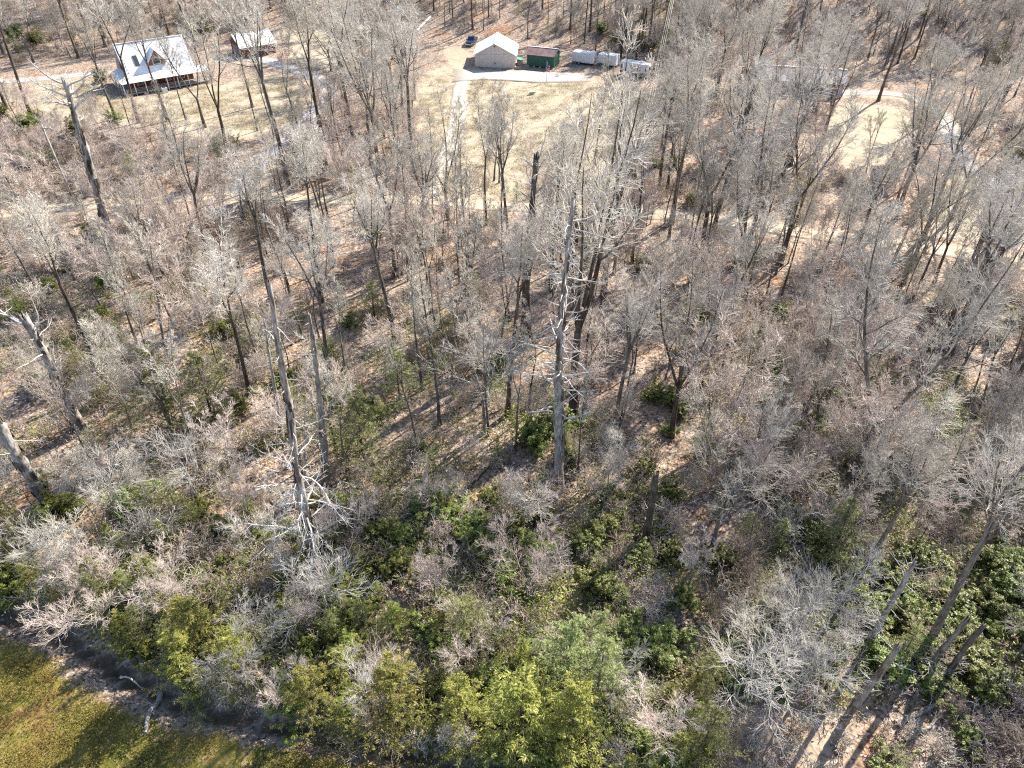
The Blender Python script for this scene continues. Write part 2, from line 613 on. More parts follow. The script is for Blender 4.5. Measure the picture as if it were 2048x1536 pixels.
# ------------------------------------------------------------------ ground sheet
def build_ground():
    xs = np.concatenate([[-1600, -900, -500, -320, -240], np.arange(-190, 190.1, 1.0), [240, 320, 500, 900, 1600]])
    ys = np.concatenate([[-1200, -600, -250, -100, -40, -12], np.arange(2, 262, 0.8), [290, 340, 430, 600, 1000, 1800]])
    X, Y = np.meshgrid(xs, ys)
    Z = terrain(X, Y)
    r = np.random.default_rng(3)
    Z = Z + r.uniform(-0.03, 0.03, Z.shape)
    nx, ny = len(xs), len(ys)
    V = np.stack([X.ravel(), Y.ravel(), Z.ravel()], 1)
    i = np.arange(nx * ny).reshape(ny, nx)
    Q = np.stack([i[:-1, :-1], i[:-1, 1:], i[1:, 1:], i[1:, :-1]], -1).reshape(-1, 4)
    me = np_mesh('ground', V, Q, [M['ground']], True)
    x, y = X.ravel(), Y.ravel()
    lawn = np.zeros(len(x))
    for p in LAWN_POLYS:
        lawn = np.maximum(lawn, sstep(signed_poly(x, y, p), -4.5, 3.5))
    soil = np.zeros(len(x))
    for p in BARE_POLYS:
        soil = np.maximum(soil, sstep(signed_poly(x, y, p), -2.0, 2.0))
    for p, w in PATHS:
        soil = np.maximum(soil, 0.75 * sstep(w + 1.6 - seg_dist(x, y, p), 0, 1.6))
    green = sstep(signed_poly(x, y, GREEN_POLY), -1.5, 2.0)
    creek = np.exp(-(seg_dist(x, y, DITCH) / 0.6) ** 2)
    for nm, a in (('lawn', lawn), ('soil', soil), ('green', green), ('creek', creek)):
        at = me.attributes.new(nm, 'FLOAT', 'POINT')
        at.data.foreach_set('value', a.astype(np.float32))
    o = link('ground', me)
    tag(o, 'leaf covered forest floor with dry tan lawns', kind='structure')


build_ground()


def strip(name, path, half, m, lift, label, seed=0, rough=0.25):
    """a road laid along a path, its edges slightly ragged"""
    r = np.random.default_rng(seed)
    pts = [Vector(p) for p in path]
    res = []
    for i in range(len(pts) - 1):
        p0, p1, p2, p3 = pts[max(i - 1, 0)], pts[i], pts[i + 1], pts[min(i + 2, len(pts) - 1)]
        k = max(2, int((p2 - p1).length / 0.8))
        for j in range(k):
            t = j / k
            res.append(0.5 * (2 * p1 + (p2 - p0) * t + (2 * p0 - 5 * p1 + 4 * p2 - p3) * t * t + (3 * p1 - p0 - 3 * p2 + p3) * t ** 3))
    res.append(pts[-1])
    P = np.array([tuple(p) for p in res])
    T = np.gradient(P, axis=0)
    T /= np.linalg.norm(T, axis=1, keepdims=True)
    Nn = np.stack([-T[:, 1], T[:, 0]], 1)
    n = len(P)
    cols = np.array([-1.0, -0.92, -0.55, -0.2, 0.2, 0.55, 0.92, 1.0])
    prof = np.array([-0.10, 0.0, -0.035, 0.015, 0.015, -0.035, 0.0, -0.10])
    wl = half + np.convolve(r.normal(0, rough, n + 8), np.ones(5) / 5, 'same')[4:4 + n] * 1.4
    wr = half + np.convolve(r.normal(0, rough, n + 8), np.ones(5) / 5, 'same')[4:4 + n] * 1.4
    W = np.where(cols[None, :] < 0, wl[:, None], wr[:, None]) * cols[None, :]
    XY = P[:, None, :] + W[..., None] * Nn[:, None, :]
    Z = terrain(XY[..., 0], XY[..., 1]) + lift + prof[None, :]
    V = np.concatenate([XY, Z[..., None]], -1).reshape(-1, 3)
    i = np.arange(n * 8).reshape(n, 8)
    Q = np.stack([i[:-1, :-1], i[:-1, 1:], i[1:, 1:], i[1:, :-1]], -1).reshape(-1, 4)[:, ::-1]
    me = np_mesh(name, V, Q, [m], True)
    me.attributes.new('across', 'FLOAT', 'POINT').data.foreach_set('value', np.tile(cols, n).astype(np.float32))
    o = link(name, me)
    tag(o, label, kind='structure')


strip('dirt_road', DIRT_ROAD, 1.75, M['dirt'], 0.075, 'tan dirt road crossing the whole scene through the trees', 1)
strip('gravel_driveway', DRIVE, 1.8, M['gravel'], 0.095, 'pale gravel driveway running up to the tan garage', 2)
strip('asphalt_drive', ASPHALT, 2.0, M['asphalt'], 0.075, 'grey drive curving down from the white roofed cabin', 3, 0.1)
strip('asphalt_lane', ASPHALT_W, 1.7, M['asphalt'], 0.075, 'grey lane arriving at the cabin from the left', 4, 0.1)
strip('grey_road', GREY_ROAD, 1.8, M['greygravel'], 0.075, 'grey gravel road curving past the long house', 5, 0.15)


def pad(name, poly, m, lift, label):
    c = np.mean(np.array(poly), 0)
    pts = []
    n = len(poly)
    for i in range(n):
        a, b_ = np.array(poly[i]), np.array(poly[(i + 1) % n])
        for t in np.linspace(0, 1, 8, endpoint=False):
            q = a * (1 - t) + b_ * t
            pts.append(q + (q - c) * rng.uniform(-0.06, 0.05))
    pts = np.array(pts)
    rings = [pts * (1 - s) + c * s for s in (0, 0.02, 0.3, 0.6, 0.9)]
    k = len(pts)
    V = []
    for j, rg in enumerate(rings):
        z = terrain(rg[:, 0], rg[:, 1]) + lift - (0.12 if j == 0 else 0)
        V.append(np.column_stack([rg, z]))
    V.append(np.array([[c[0], c[1], hz(*c) + lift]]))
    V = np.concatenate(V)
    Q, T = [], []
    for j in range(len(rings) - 1):
        for i in range(k):
            Q.append((j * k + i, j * k + (i + 1) % k, (j + 1) * k + (i + 1) % k, (j + 1) * k + i))
    last = (len(rings) - 1) * k
    for i in range(k):
        T.append((last + i, last + (i + 1) % k, len(V) - 1))
    me = np_mesh(name, V, np.array(Q), [m], True, np.array(T))
    ac = np.full(len(V), 0.45, np.float32)
    ac[:2 * k] = 0.95
    me.attributes.new('across', 'FLOAT', 'POINT').data.foreach_set('value', ac)
    o = link(name, me)
    tag(o, label, kind='structure')


pad('gravel_apron', PADS[0], M['greygravel'], 0.12, 'pale gravel apron in front of garage and green shed')

# ------------------------------------------------------------------ buildings
M['white_metal'] = simple('white_metal_roof', (0.76, 0.765, 0.77), 0.45, 0, 0.16, 0.7, 0.35)
M['white_paint'] = simple('white_paint', (0.68, 0.68, 0.67), 0.5, 0, 0.10, 2.0)
M['tan_siding'] = simple('tan_siding', (0.60, 0.53, 0.48), 0.55, 0, 0.05, 1.5)
M['green_paint'] = simple('dark_green_siding', (0.035, 0.105, 0.075), 0.6, 0, 0.18, 2.0)
M['teal'] = simple('teal_paint', (0.06, 0.30, 0.24), 0.6)
M['rust_roof'] = simple('purplish_brown_roof', (0.25, 0.165, 0.155), 0.6, 0, 0.35, 0.9)
M['brown_wood'] = simple('brown_wood', (0.17, 0.085, 0.05), 0.75, 0, 0.3, 3.0)
M['grey_wood'] = simple('grey_wood', (0.30, 0.27, 0.24), 0.8, 0, 0.25, 3.0)
M['shingle'] = simple('grey_brown_shingles', (0.13, 0.112, 0.10), 0.85, 0, 0.2, 4.0)
M['grey_wall_shaded_roof'] = simple('grey_wall_shaded_roof', (0.36, 0.37, 0.39), 0.7, 0, 0.15, 1.5)  # long house wall, and its front roof slope with shade in the colour
M['concrete'] = simple('concrete', (0.42, 0.40, 0.38), 0.85)
M['glass'] = simple('dark_glass', (0.03, 0.035, 0.045), 0.08, 0, 0.1, 1.0, 0.7)
M['brown_glass'] = simple('brown_window', (0.16, 0.07, 0.04), 0.2, 0, 0.3, 2.0, 0.5)
M['rubber'] = simple('black_rubber', (0.025, 0.025, 0.025), 0.8)
M['dark'] = simple('dark_metal', (0.06, 0.06, 0.065), 0.6)
M['blue_paint'] = simple('dark_blue_car_paint', (0.03, 0.06, 0.13), 0.25, 0.3, 0.1, 2.0, 0.6)
M['chrome'] = simple('chrome', (0.55, 0.56, 0.58), 0.25, 0.9, 0.05)
M['red_brown'] = simple('red_brown_siding', (0.19, 0.045, 0.035), 0.7, 0, 0.2)
M['beige_stripe'] = simple('brown_stripe', (0.22, 0.15, 0.10), 0.6)


def frame_on(pa, pb, lift=0.0):
    """place with x axis from ground point a to ground point b, origin midway"""
    d = pb - pa
    c = (pa + pb) / 2
    return Vector((c.x, c.y, min(pa.z, pb.z) + lift)), math.atan2(d.y, d.x), math.hypot(d.x, d.y)


def gable_height(x, half, eave, peak):
    return peak - (peak - eave) * abs(x) / half


def garage():
    o, rz, w = frame_on(ground_at(950, 133), ground_at(1030, 137), -0.05)
    g = empty('garage', o, rz, 'tan metal garage with white gable roof and wide double doors', 'garage')
    hw, dep, ev, pk = w / 2, 9.6, 2.95, 5.25
    MB().box(-hw - 0.15, hw + 0.15, -0.15, dep + 0.15, -0.6, 0.14).build('foundation', M['concrete'], g)
    MB().prism([(-hw + 0.05, 0.1), (hw - 0.05, 0.1), (hw - 0.05, ev), (0, pk - 0.02), (-hw + 0.05, ev)], 0.07, dep - 0.07).build('wall', M['tan_siding'], g)
    edges = [-hw, -3.35, -2.5, -1.7, -0.85]
    xs = np.linspace(-hw, hw, 11)
    for a, b in zip(xs[:-1], xs[1:]):
        xa, xb = a + 0.012, b - 0.012
        za, zb = gable_height(xa, hw, ev, pk) - 0.03, gable_height(xb, hw, ev, pk) - 0.03
        pf = [(xa, 0.12), (xb, 0.12), (xb, zb)] + ([(0, pk - 0.03)] if xa < 0 < xb else []) + [(xa, za)]
        MB().prism(pf, 0.0, 0.065).build('siding_panel', M['tan_siding'], g)
        if abs((a + b) / 2) < 9:
            MB().box(b - 0.03, b + 0.03, -0.022, 0.0, 0.13, gable_height(b, hw, ev, pk) - 0.06).build('siding_seam', M['tan_siding'], g) if b < hw - 0.1 else None
    for a, b in ((-3.35, -0.02), (0.02, 2.75)):
        d = MB().box(a, b, -0.09, -0.028, 0.06, 2.72).build('sliding_door', M['tan_siding'], g)
        for k in range(1, 4):
            xx = a + (b - a) * k / 4
            MB().box(xx - 0.025, xx + 0.025, -0.108, -0.09, 0.08, 2.7).build('rib', M['tan_siding'], d)
        MB().box((b - 0.22 if b < 0 else a + 0.12), (b - 0.14 if b < 0 else a + 0.2), -0.16, -0.09, 1.0, 1.35).build('handle', M['dark'], d)
    MB().box(-3.6, 3.0, -0.16, -0.028, 2.75, 2.86).build('door_track', M['white_paint'], g)
    lamp = MB().box(-0.22, 0.06, -0.22, -0.025, pk - 0.75, pk - 0.5).build('flood_lamp', M['dark'], g)
    ov = 0.45
    n = 9
    for s in (-1, 1):
        slope = (pk - ev) / hw
        for k in range(n):
            y0 = -0.4 + (dep + 0.8) * k / n + 0.008
            y1 = -0.4 + (dep + 0.8) * (k + 1) / n - 0.008
            xo, zo = (hw + ov) * s, ev - slope * ov + 0.06
            q = [(0, y0, pk + 0.06), (xo, y0, zo), (xo, y1, zo), (0, y1, pk + 0.06)]
            if s > 0:
                q = q[:]
            else:
                q = q[::-1]
            MB().slab(q, 0.05).build('roof_panel', M['white_metal'], g)
    MB().box(-0.16, 0.16, -0.42, dep + 0.42, pk + 0.045, pk + 0.10).build('ridge_cap', M['white_metal'], g)
    for s in (-1, 1):
        MB().slab([(s * (hw + ov), -0.41, ev - (pk - ev) / hw * ov - 0.1), (0, -0.41, pk - 0.08), (0, -0.41, pk + 0.05), (s * (hw + ov), -0.41, ev - (pk - ev) / hw * ov + 0.05)], 0.03).build('barge_board', M['white_paint'], g)
    # side window, side door, small teal bin shelter on the right wall
    f = MB().box(hw - 0.04, hw + 0.03, 2.2, 3.3, 1.0, 2.1).build('window', M['white_paint'], g)
    MB().box(hw + 0.03, hw + 0.045, 2.3, 3.2, 1.1, 2.0).build('pane', M['glass'], f)
    f = MB().box(hw - 0.04, hw + 0.04, 5.0, 5.95, 0.12, 2.1).build('door', M['white_paint'], g)
    MB().cyl((hw + 0.04, 5.12, 1.05), (hw + 0.1, 5.12, 1.05), 0.04, n=8).build('handle', M['chrome'], f)
    b = empty('bin_shelter', g.matrix_basis @ Vector((hw + 0.95, 3.6, 0.05)), rz, 'small teal lean-to box against the side of tan garage', 'shelter')
    MB().box(-0.6, 0.6, -0.9, 0.9, 0, 0.95).build('box', M['grey_wood'], b)
    MB().slab([(0.75, -1.0, 0.95), (0.75, 1.0, 0.95), (-0.62, 1.0, 1.35), (-0.62, -1.0, 1.35)], 0.05).build('lid', M['teal'], b)
    return g


garage()


def green_shed():
    o, rz, w = frame_on(ground_at(1053, 133), ground_at(1107, 138), 0.0)
    g = empty('green_shed', o, rz, 'dark green shed with purplish brown roof on blocks', 'shed')
    hw, dep, ev, pk = w / 2, 4.4, 2.75, 3.75
    for bx in np.linspace(-hw + 0.3, hw - 0.3, 5):
        for by in (0.25, dep - 0.25):
            MB().box(bx - 0.2, bx + 0.2, by - 0.2, by + 0.2, -0.4, 0.32).build('block', M['concrete'], g)
    MB().prism([(0.06, 0.3), (dep - 0.06, 0.3), (dep - 0.06, ev), (dep / 2, pk - 0.03), (0.06, ev)], -hw + 0.06, hw - 0.06, 'x').build('wall', M['green_paint'], g)
    xs = np.linspace(-hw, hw, 13)
    for a, b in zip(xs[:-1], xs[1:]):
        MB().box(a + 0.012, b - 0.012, 0.0, 0.055, 0.3, ev - 0.02).build('board', M['green_paint'], g)
    ys = np.linspace(0, dep, 9)
    for a, b in zip(ys[:-1], ys[1:]):
        hgt = lambda y: pk - (pk - ev) * abs(y - dep / 2) / (dep / 2) - 0.04
        a2, b2 = a + 0.012, b - 0.012
        MB().prism([(a2, 0.3), (b2, 0.3), (b2, hgt(b2)), (a2, hgt(a2))], hw - 0.055, hw, 'x').build('board', M['green_paint'], g)
    d = MB().box(hw + 0.004, hw + 0.05, 1.4, 2.9, 0.32, 2.35).build('door', M['green_paint'], g)
    MB().box(hw + 0.05, hw + 0.1, 1.5, 1.58, 1.2, 1.45).build('handle', M['dark'], d)
    MB().box(-hw - 0.02, -hw + 0.08, -0.03, 0.0, 0.3, ev).build('corner_trim', M['white_paint'], g)
    MB().box(hw - 0.1, hw + 0.03, -0.03, 0.0, 0.3, ev).build('corner_trim', M['green_paint'], g)
    n = 6
    sl = (pk - ev) / (dep / 2)
    for side, mt in ((-1, M['rust_roof']), (1, M['white_metal'])):  # back slope coloured white to stand for sun falling on it
        for k in range(n):
            x0 = -hw - 0.3 + (w + 0.6) * k / n + 0.008
            x1 = -hw - 0.3 + (w + 0.6) * (k + 1) / n - 0.008
            ye = -0.35 if side < 0 else dep + 0.35
            q = [(x0, ye, ev - sl * 0.35 + 0.06), (x1, ye, ev - sl * 0.35 + 0.06), (x1, dep / 2, pk + 0.06), (x0, dep / 2, pk + 0.06)]
            MB().slab(q if side < 0 else q[::-1], 0.05).build('roof_panel', mt, g)
    MB().box(-hw - 0.31, hw + 0.31, dep / 2 - 0.13, dep / 2 + 0.13, pk + 0.05, pk + 0.09).build('ridge_cap', M['white_metal'], g)
    return g


green_shed()


def cabin():
    p = flat_at(242, 166.5, 2.6)
    q = flat_at(417, 137.5, 2.6)
    rz = math.atan2(q[1] - p[1], q[0] - p[0])
    z0 = hz(p[0] + 4, p[1] + 10)
    g = empty('cabin', (p[0], p[1], z0), rz, 'steep roofed cabin with white metal roof, dormer and wraparound porch', 'house')
    L = math.hypot(q[0] - p[0], q[1] - p[1])
    x0, x1, y0, y1, yr = 2.4, L - 2.6, 3.0, 11.0, 7.0
    ev, pk = 3.1, 8.3
    MB().box(x0 - 0.1, x1 + 0.1, y0, y1, -0.8, 0.5).build('foundation', M['concrete'], g)
    MB().prism([(y0 + 0.1, 0.5), (y1 - 0.1, 0.5), (y1 - 0.1, ev), (yr, pk - 0.15), (y0 + 0.1, ev)], x0 + 0.1, x1 - 0.1, 'x').build('wall', M['red_brown'], g)
    for k in range(14):                                      # horizontal log boards on the gable end
        z = 0.6 + 0.52 * k
        hw_ = (y1 - y0) / 2 - 0.1 if z < ev else max(0.12, ((y1 - y0) / 2 - 0.1) * (pk - 0.3 - z) / (pk - 0.3 - ev))
        MB().box(x0 + 0.03, x0 + 0.1, yr - hw_, yr + hw_, z, z + 0.49).build('board', M['red_brown'], g)
    for (ya, yb, za, zb) in ((5.0, 6.6, 0.8, 2.6), (7.4, 9.0, 0.8, 2.6), (6.2, 7.8, 3.6, 5.2)):
        f = MB().box(x0 - 0.03, x0 + 0.03, ya, yb, za, zb).build('window', M['white_paint'], g)
        MB().box(x0 - 0.045, x0 - 0.03, ya + 0.1, yb - 0.1, za + 0.1, zb - 0.1).build('pane', M['glass'], f)
    for k in range(4):
        xa = x0 + 1.0 + k * (x1 - x0 - 2.4) / 3.6
        f = MB().box(xa, xa + 1.2, y0 + 0.02, y0 + 0.1, 1.0, 2.4).build('window', M['white_paint'], g)
        MB().box(xa + 0.1, xa + 1.1, y0 + 0.005, y0 + 0.02, 1.1, 2.3).build('pane', M['glass'], f)
    d = MB().box(x1 - 1.6, x1 - 0.6, y0 + 0.02, y0 + 0.1, 0.5, 2.6).build('door', M['brown_wood'], g)
    MB().cyl((x1 - 1.5, y0 + 0.02, 1.5), (x1 - 1.5, y0 - 0.06, 1.5), 0.04, n=8).build('handle', M['chrome'], d)
    n = 12
    sl = (pk - ev) / (yr - y0)
    for side in (-1, 1):
        for k in range(n):
            xa = x0 - 0.6 + (x1 - x0 + 1.2) * k / n + 0.008
            xb = x0 - 0.6 + (x1 - x0 + 1.2) * (k + 1) / n - 0.008
            ye = y0 - 0.2 if side < 0 else y1 + 0.4
            ze = ev - sl * (0.2 if side < 0 else 0.4)
            qd = [(xa, ye, ze + 0.1), (xb, ye, ze + 0.1), (xb, yr, pk + 0.1), (xa, yr, pk + 0.1)]
            MB().slab(qd if side < 0 else qd[::-1], 0.07).build('roof_panel', M['white_metal'], g)
    MB().box(x0 - 0.61, x1 + 0.61, yr - 0.15, yr + 0.15, pk + 0.08, pk + 0.14).build('ridge_cap', M['white_metal'], g)
    # porch roof: front strip and left hip
    zo, zi = 2.45, ev - 0.06
    n = 14
    for k in range(n):
        xa = L * k / n + 0.008
        xb = L * (k + 1) / n - 0.008
        ya_ = max(0.0, 0.0)
        qd = [(xa, 0, zo), (xb, 0, zo), (min(xb, L), y0 - 0.15, zi), (max(xa, 2.3) if k == 0 else xa, y0 - 0.15, zi)]
        MB().slab(qd, 0.06).build('porch_roof_panel', M['white_metal'], g)
    for k in range(6):
        ya = 0.0 + (y1 - 0.0) * k / 6 + 0.008
        yb = (y1 - 0.0) * (k + 1) / 6 - 0.008
        qd = [(0, yb, zo - 0.02), (0, ya, zo - 0.02), (2.3, max(ya, y0 - 0.2) if k == 0 else ya, zi - 0.02), (2.3, yb, zi - 0.02)]
        MB().slab(qd, 0.06).build('porch_roof_panel', M['white_metal'], g)
    # deck
    MB().box(0.1, L - 0.1, 0.1, y0, 0.22, 0.46).build('deck', M['grey_wood'], g)
    MB().box(0.1, x0, y0 + 0.01, y1, 0.22, 0.455).build('deck', M['grey_wood'], g)
    for k in range(9):
        xx = 0.2 + (L - 0.4) * k / 8
        MB().box(xx - 0.08, xx + 0.08, 0.12, 0.28, -0.6, 2.42).build('porch_post', M['white_paint'], g)
    for k in range(1, 5):
        yy = 0.2 + (y1 - 0.4) * k / 4
        MB().box(0.12, 0.28, yy - 0.08, yy + 0.08, -0.6, 2.42).build('porch_post', M['white_paint'], g)
    for zz in (0.75, 1.0, 1.25):
        MB().box(0.3, L - 0.3, 0.17, 0.23, zz, zz + 0.06).build('railing', M['grey_wood'], g)
    # gable dormer on the front slope
    dx0, dx1, dpk, dev = x0 + 4.4, x0 + 7.8, 7.1, 4.9
    dc = (dx0 + dx1) / 2
    dyf = y0 + 0.75
    dm = MB().prism([(dx0, ev), (dx1, ev), (dx1, dev), (dc, dpk), (dx0, dev)], dyf, yr).build('dormer', M['brown_wood'], g)
    f = MB().box(dc - 0.8, dc + 0.8, dyf - 0.04, dyf - 0.004, 4.3, 5.6).build('window', M['white_paint'], dm)
    MB().box(dc - 0.7, dc + 0.7, dyf - 0.055, dyf - 0.04, 4.4, 5.5).build('window_pane', M['glass'], dm)
    for s in (-1, 1):
        xe = dc + s * ((dx1 - dx0) / 2 + 0.35)
        zs = dev - 0.35 * (dpk - dev) / ((dx1 - dx0) / 2) + 0.1
        qd = [(xe, dyf - 0.4, zs), (xe, yr - 1.2, zs), (dc, yr - 0.05, dpk + 0.1), (dc, dyf - 0.4, dpk + 0.1)]
        MB().slab(qd if s > 0 else qd[::-1], 0.07).build('dormer_roof', M['white_metal'], dm)
    # skylight on the left of the dormer and a stove pipe
    sx = x0 + 2.0
    zc = lambda y: ev + sl * (y - y0) + 0.1
    MB().slab([(sx, 3.9, zc(3.9) + 0.16), (sx + 0.8, 3.9, zc(3.9) + 0.16), (sx + 0.8, 5.2, zc(5.2) + 0.16), (sx, 5.2, zc(5.2) + 0.16)], 0.2).build('skylight', M['dark'], g)
    MB().cyl((x1 - 2.5, 8.2, 6.5), (x1 - 2.5, 8.2, 9.3), 0.16, n=10).build('stove_pipe', M['chrome'], g)
    h = empty('heat_pump', g.matrix_basis @ Vector((7.5, -1.2, 0)), rz, 'pale boxy heat pump unit on lawn before the cabin porch', 'heat pump')
    h.location.z = hz(h.location.x, h.location.y)
    MB().box(-0.5, 0.5, -0.45, 0.45, -0.05, 1.0).build('casing', M['white_paint'], h, bevel=0.03)
    MB().cyl((0, 0, 1.0), (0, 0, 1.05), 0.38, n=14).build('fan_grille', M['dark'], h)


cabin()


def small_garage():
    p = flat_at(488, 118, 0)
    rz = R(38)
    g = empty('small_garage', (p[0], p[1], hz(*p)), rz, 'small white roofed outbuilding with dark gable end beside cabin drive', 'garage')
    L, W, ev, pk = 8.0, 7.0, 2.6, 4.6
    MB().box(-0.1, L + 0.1, -0.1, W + 0.1, -0.6, 0.1).build('foundation', M['concrete'], g)
    MB().prism([(0, 0.1), (W, 0.1), (W, ev), (W / 2, pk - 0.1), (0, ev)], 0, L, 'x').build('wall', M['brown_wood'], g)
    d = MB().box(-0.05, -0.003, 1.2, W - 1.2, 0.1, 2.3).build('roller_door', M['dark'], g)
    for k in range(4):
        MB().box(-0.08, -0.05, 1.25, W - 1.25, 0.15 + k * 0.54, 0.62 + k * 0.54).build('door_panel', M['grey_wood'], d)
    n = 8
    sl = (pk - ev) / (W / 2)
    for side in (-1, 1):
        for k in range(n):
            xa = -0.6 + (L + 1.2) * k / n + 0.008
            xb = -0.6 + (L + 1.2) * (k + 1) / n - 0.008
            ye = -0.5 if side < 0 else W + 0.5
            qd = [(xa, ye, ev - sl * 0.5 + 0.08), (xb, ye, ev - sl * 0.5 + 0.08), (xb, W / 2, pk + 0.08), (xa, W / 2, pk + 0.08)]
            MB().slab(qd if side < 0 else qd[::-1], 0.06).build('roof_panel', M['white_metal'], g)
    MB().box(-0.61, L + 0.61, W / 2 - 0.13, W / 2 + 0.13, pk + 0.06, pk + 0.12).build('ridge_cap', M['white_metal'], g)


small_garage()


def long_house():
    a = flat_at(1513, 130, 4.4)
    b = flat_at(1690, 140, 4.4)
    rz = math.atan2(b[1] - a[1], b[0] - a[0])
    L = math.hypot(b[0] - a[0], b[1] - a[1])
    z0 = hz(a[0] + 8, a[1] - 2)
    g = empty('long_house', (a[0], a[1], z0), rz, 'long low house with front roof toned grey for shade, behind trees near the grey road', 'house')
    W, ev, pk = 7.4, 2.7, 4.4
    y0, y1 = -W / 2, W / 2
    MB().box(0, L, y0, y1, -0.6, 0.4).build('foundation', M['concrete'], g)
    MB().prism([(y0 + 0.05, 0.4), (y1 - 0.05, 0.4), (y1 - 0.05, ev), (0, pk - 0.1), (y0 + 0.05, ev)], 0.05, L - 0.05, 'x').build('wall', M['grey_wall_shaded_roof'], g)
    for k in range(5):
        xa = 1.5 + k * (L - 3.5) / 4
        f = MB().box(xa, xa + 1.2, y0, y0 + 0.06, 1.0, 2.2).build('window', M['white_paint'], g)
        MB().box(xa + 0.1, xa + 1.1, y0 - 0.015, y0, 1.1, 2.1).build('pane', M['glass'], f)
    n = 10
    sl = (pk - ev) / (W / 2)
    for side, mt in ((-1, M['grey_wall_shaded_roof']), (1, M['white_metal'])):  # one roof: front coloured grey as shaded, back coloured white as sunlit
        for k in range(n):
            xa = -0.4 + (L + 0.8) * k / n + 0.006
            xb = -0.4 + (L + 0.8) * (k + 1) / n - 0.006
            ye = side * (W / 2 + 0.4)
            ze = ev - sl * 0.4 + 0.08
            yt = 0.0 if side > 0 else -0.02
            qd = [(xa, ye, ze), (xb, ye, ze), (xb, yt, pk + 0.08), (xa, yt, pk + 0.08)]
            MB().slab(qd if side < 0 else qd[::-1], 0.06).build('roof_panel', mt, g)
    MB().box(-0.42, L + 0.42, -0.3, 0.3, pk + 0.06, pk + 0.12).build('ridge_cap', M['white_metal'], g)


long_house()


def woodshed():
    a = ground_at(1738, 378)
    g = empty('woodshed', a, R(-20), 'small brown roofed lean-to shed in the clearing by the grey road', 'shed')
    W, D = 3.6, 3.0
    for (x, y, h) in ((0.1, 0.1, 1.7), (W - 0.1, 0.1, 1.7), (0.1, D - 0.1, 2.3), (W - 0.1, D - 0.1, 2.3)):
        MB().box(x - 0.07, x + 0.07, y - 0.07, y + 0.07, -0.3, h).build('post', M['brown_wood'], g)
    for k in range(5):
        MB().box(0.18, W - 0.18, D - 0.13, D - 0.08, 0.1 + k * 0.42, 0.48 + k * 0.42).build('board', M['brown_wood'], g)
        MB().box(0.05, 0.1, 0.2, D - 0.2, 0.1 + k * 0.32, 0.38 + k * 0.32).build('board', M['brown_wood'], g)
    for k in range(6):
        ya = -0.3 + (D + 0.6) * k / 6 + 0.005
        yb = -0.3 + (D + 0.6) * (k + 1) / 6 + 0.03
        z = lambda y: 1.75 + 0.2 * (y + 0.3) + 0.02
        MB().slab([(-0.3, ya, z(ya) + 0.02), (W + 0.3, ya, z(ya) + 0.02), (W + 0.3, yb, z(yb)), (-0.3, yb, z(yb))], 0.04).build('roof_board', M['shingle'], g)


woodshed()


# ------------------------------------------------------------------ vehicles, poles and yard things
def wheel(parent, x, y, z, r, w=0.22, axis='x'):
    d = Vector((w / 2, 0, 0)) if axis == 'x' else Vector((0, w / 2, 0))
    c = Vector((x, y, z))
    o = MB().cyl(c - d, c + d, r, n=16).build('wheel', M['rubber'], parent)
    MB().cyl(c - d * 1.06, c + d * 1.06, r * 0.58, n=12).build('rim', M['chrome'], o)


def pickup():
    p = ground_at(938, 94)
    g = empty('pickup_truck', p, R(-12), 'dark blue pickup truck parked uphill behind the tan garage', 'truck')
    # y = 0 front, y = 5.4 rear ; faces the camera
    prof = [(0.0, 0.5), (0.02, 0.95), (0.25, 1.08), (1.55, 1.2), (1.6, 1.2), (3.35, 1.2), (5.4, 1.18), (5.4, 0.55)]
    MB().prism([(a, z) for a, z in prof], -0.95, 0.95, 'x').build('body', M['blue_paint'], g, bevel=0.05)
    MB().add([(-0.86, 1.5, 1.19), (0.86, 1.5, 1.19), (0.86, 3.4, 1.19), (-0.86, 3.4, 1.19), (-0.7, 2.1, 1.85), (0.7, 2.1, 1.85), (0.7, 3.2, 1.85), (-0.7, 3.2, 1.85)],
             [(3, 2, 1, 0), (4, 5, 6, 7), (0, 1, 5, 4), (1, 2, 6, 5), (2, 3, 7, 6), (3, 0, 4, 7)]).build('cab', M['blue_paint'], g, bevel=0.04)
    MB().slab([(-0.76, 1.57, 1.27), (0.76, 1.57, 1.27), (0.64, 2.06, 1.79), (-0.64, 2.06, 1.79)], 0.02).build('windscreen', M['glass'], g)
    for s in (-1, 1):
        q = [(s * 0.86, 1.75, 1.27), (s * 0.86, 3.25, 1.27), (s * 0.735, 3.12, 1.78), (s * 0.735, 2.2, 1.78)]
        MB().slab(q if s > 0 else q[::-1], 0.02).build('side_window', M['glass'], g)
        MB().box(s * 0.8 - 0.14, s * 0.8 + 0.14, -0.02, 0.04, 0.74, 0.92).build('headlight', M['chrome'], g)
        MB().box(s * 1.05 - 0.1, s * 1.05 + 0.1, 1.75, 1.85, 1.25, 1.42).build('mirror', M['dark'], g)
        for yy in (0.95, 4.3):
            wheel(g, s * 0.86, yy, 0.38, 0.38)
    MB().box(-0.6, 0.6, -0.02, 0.03, 0.68, 0.92).build('grille', M['dark'], g)
    MB().box(-0.95, 0.95, -0.1, 0.02, 0.42, 0.6).build('bumper', M['chrome'], g)
    MB().box(-0.78, 0.78, 3.55, 5.3, 1.185, 1.22).build('bed_liner', M['dark'], g)


pickup()


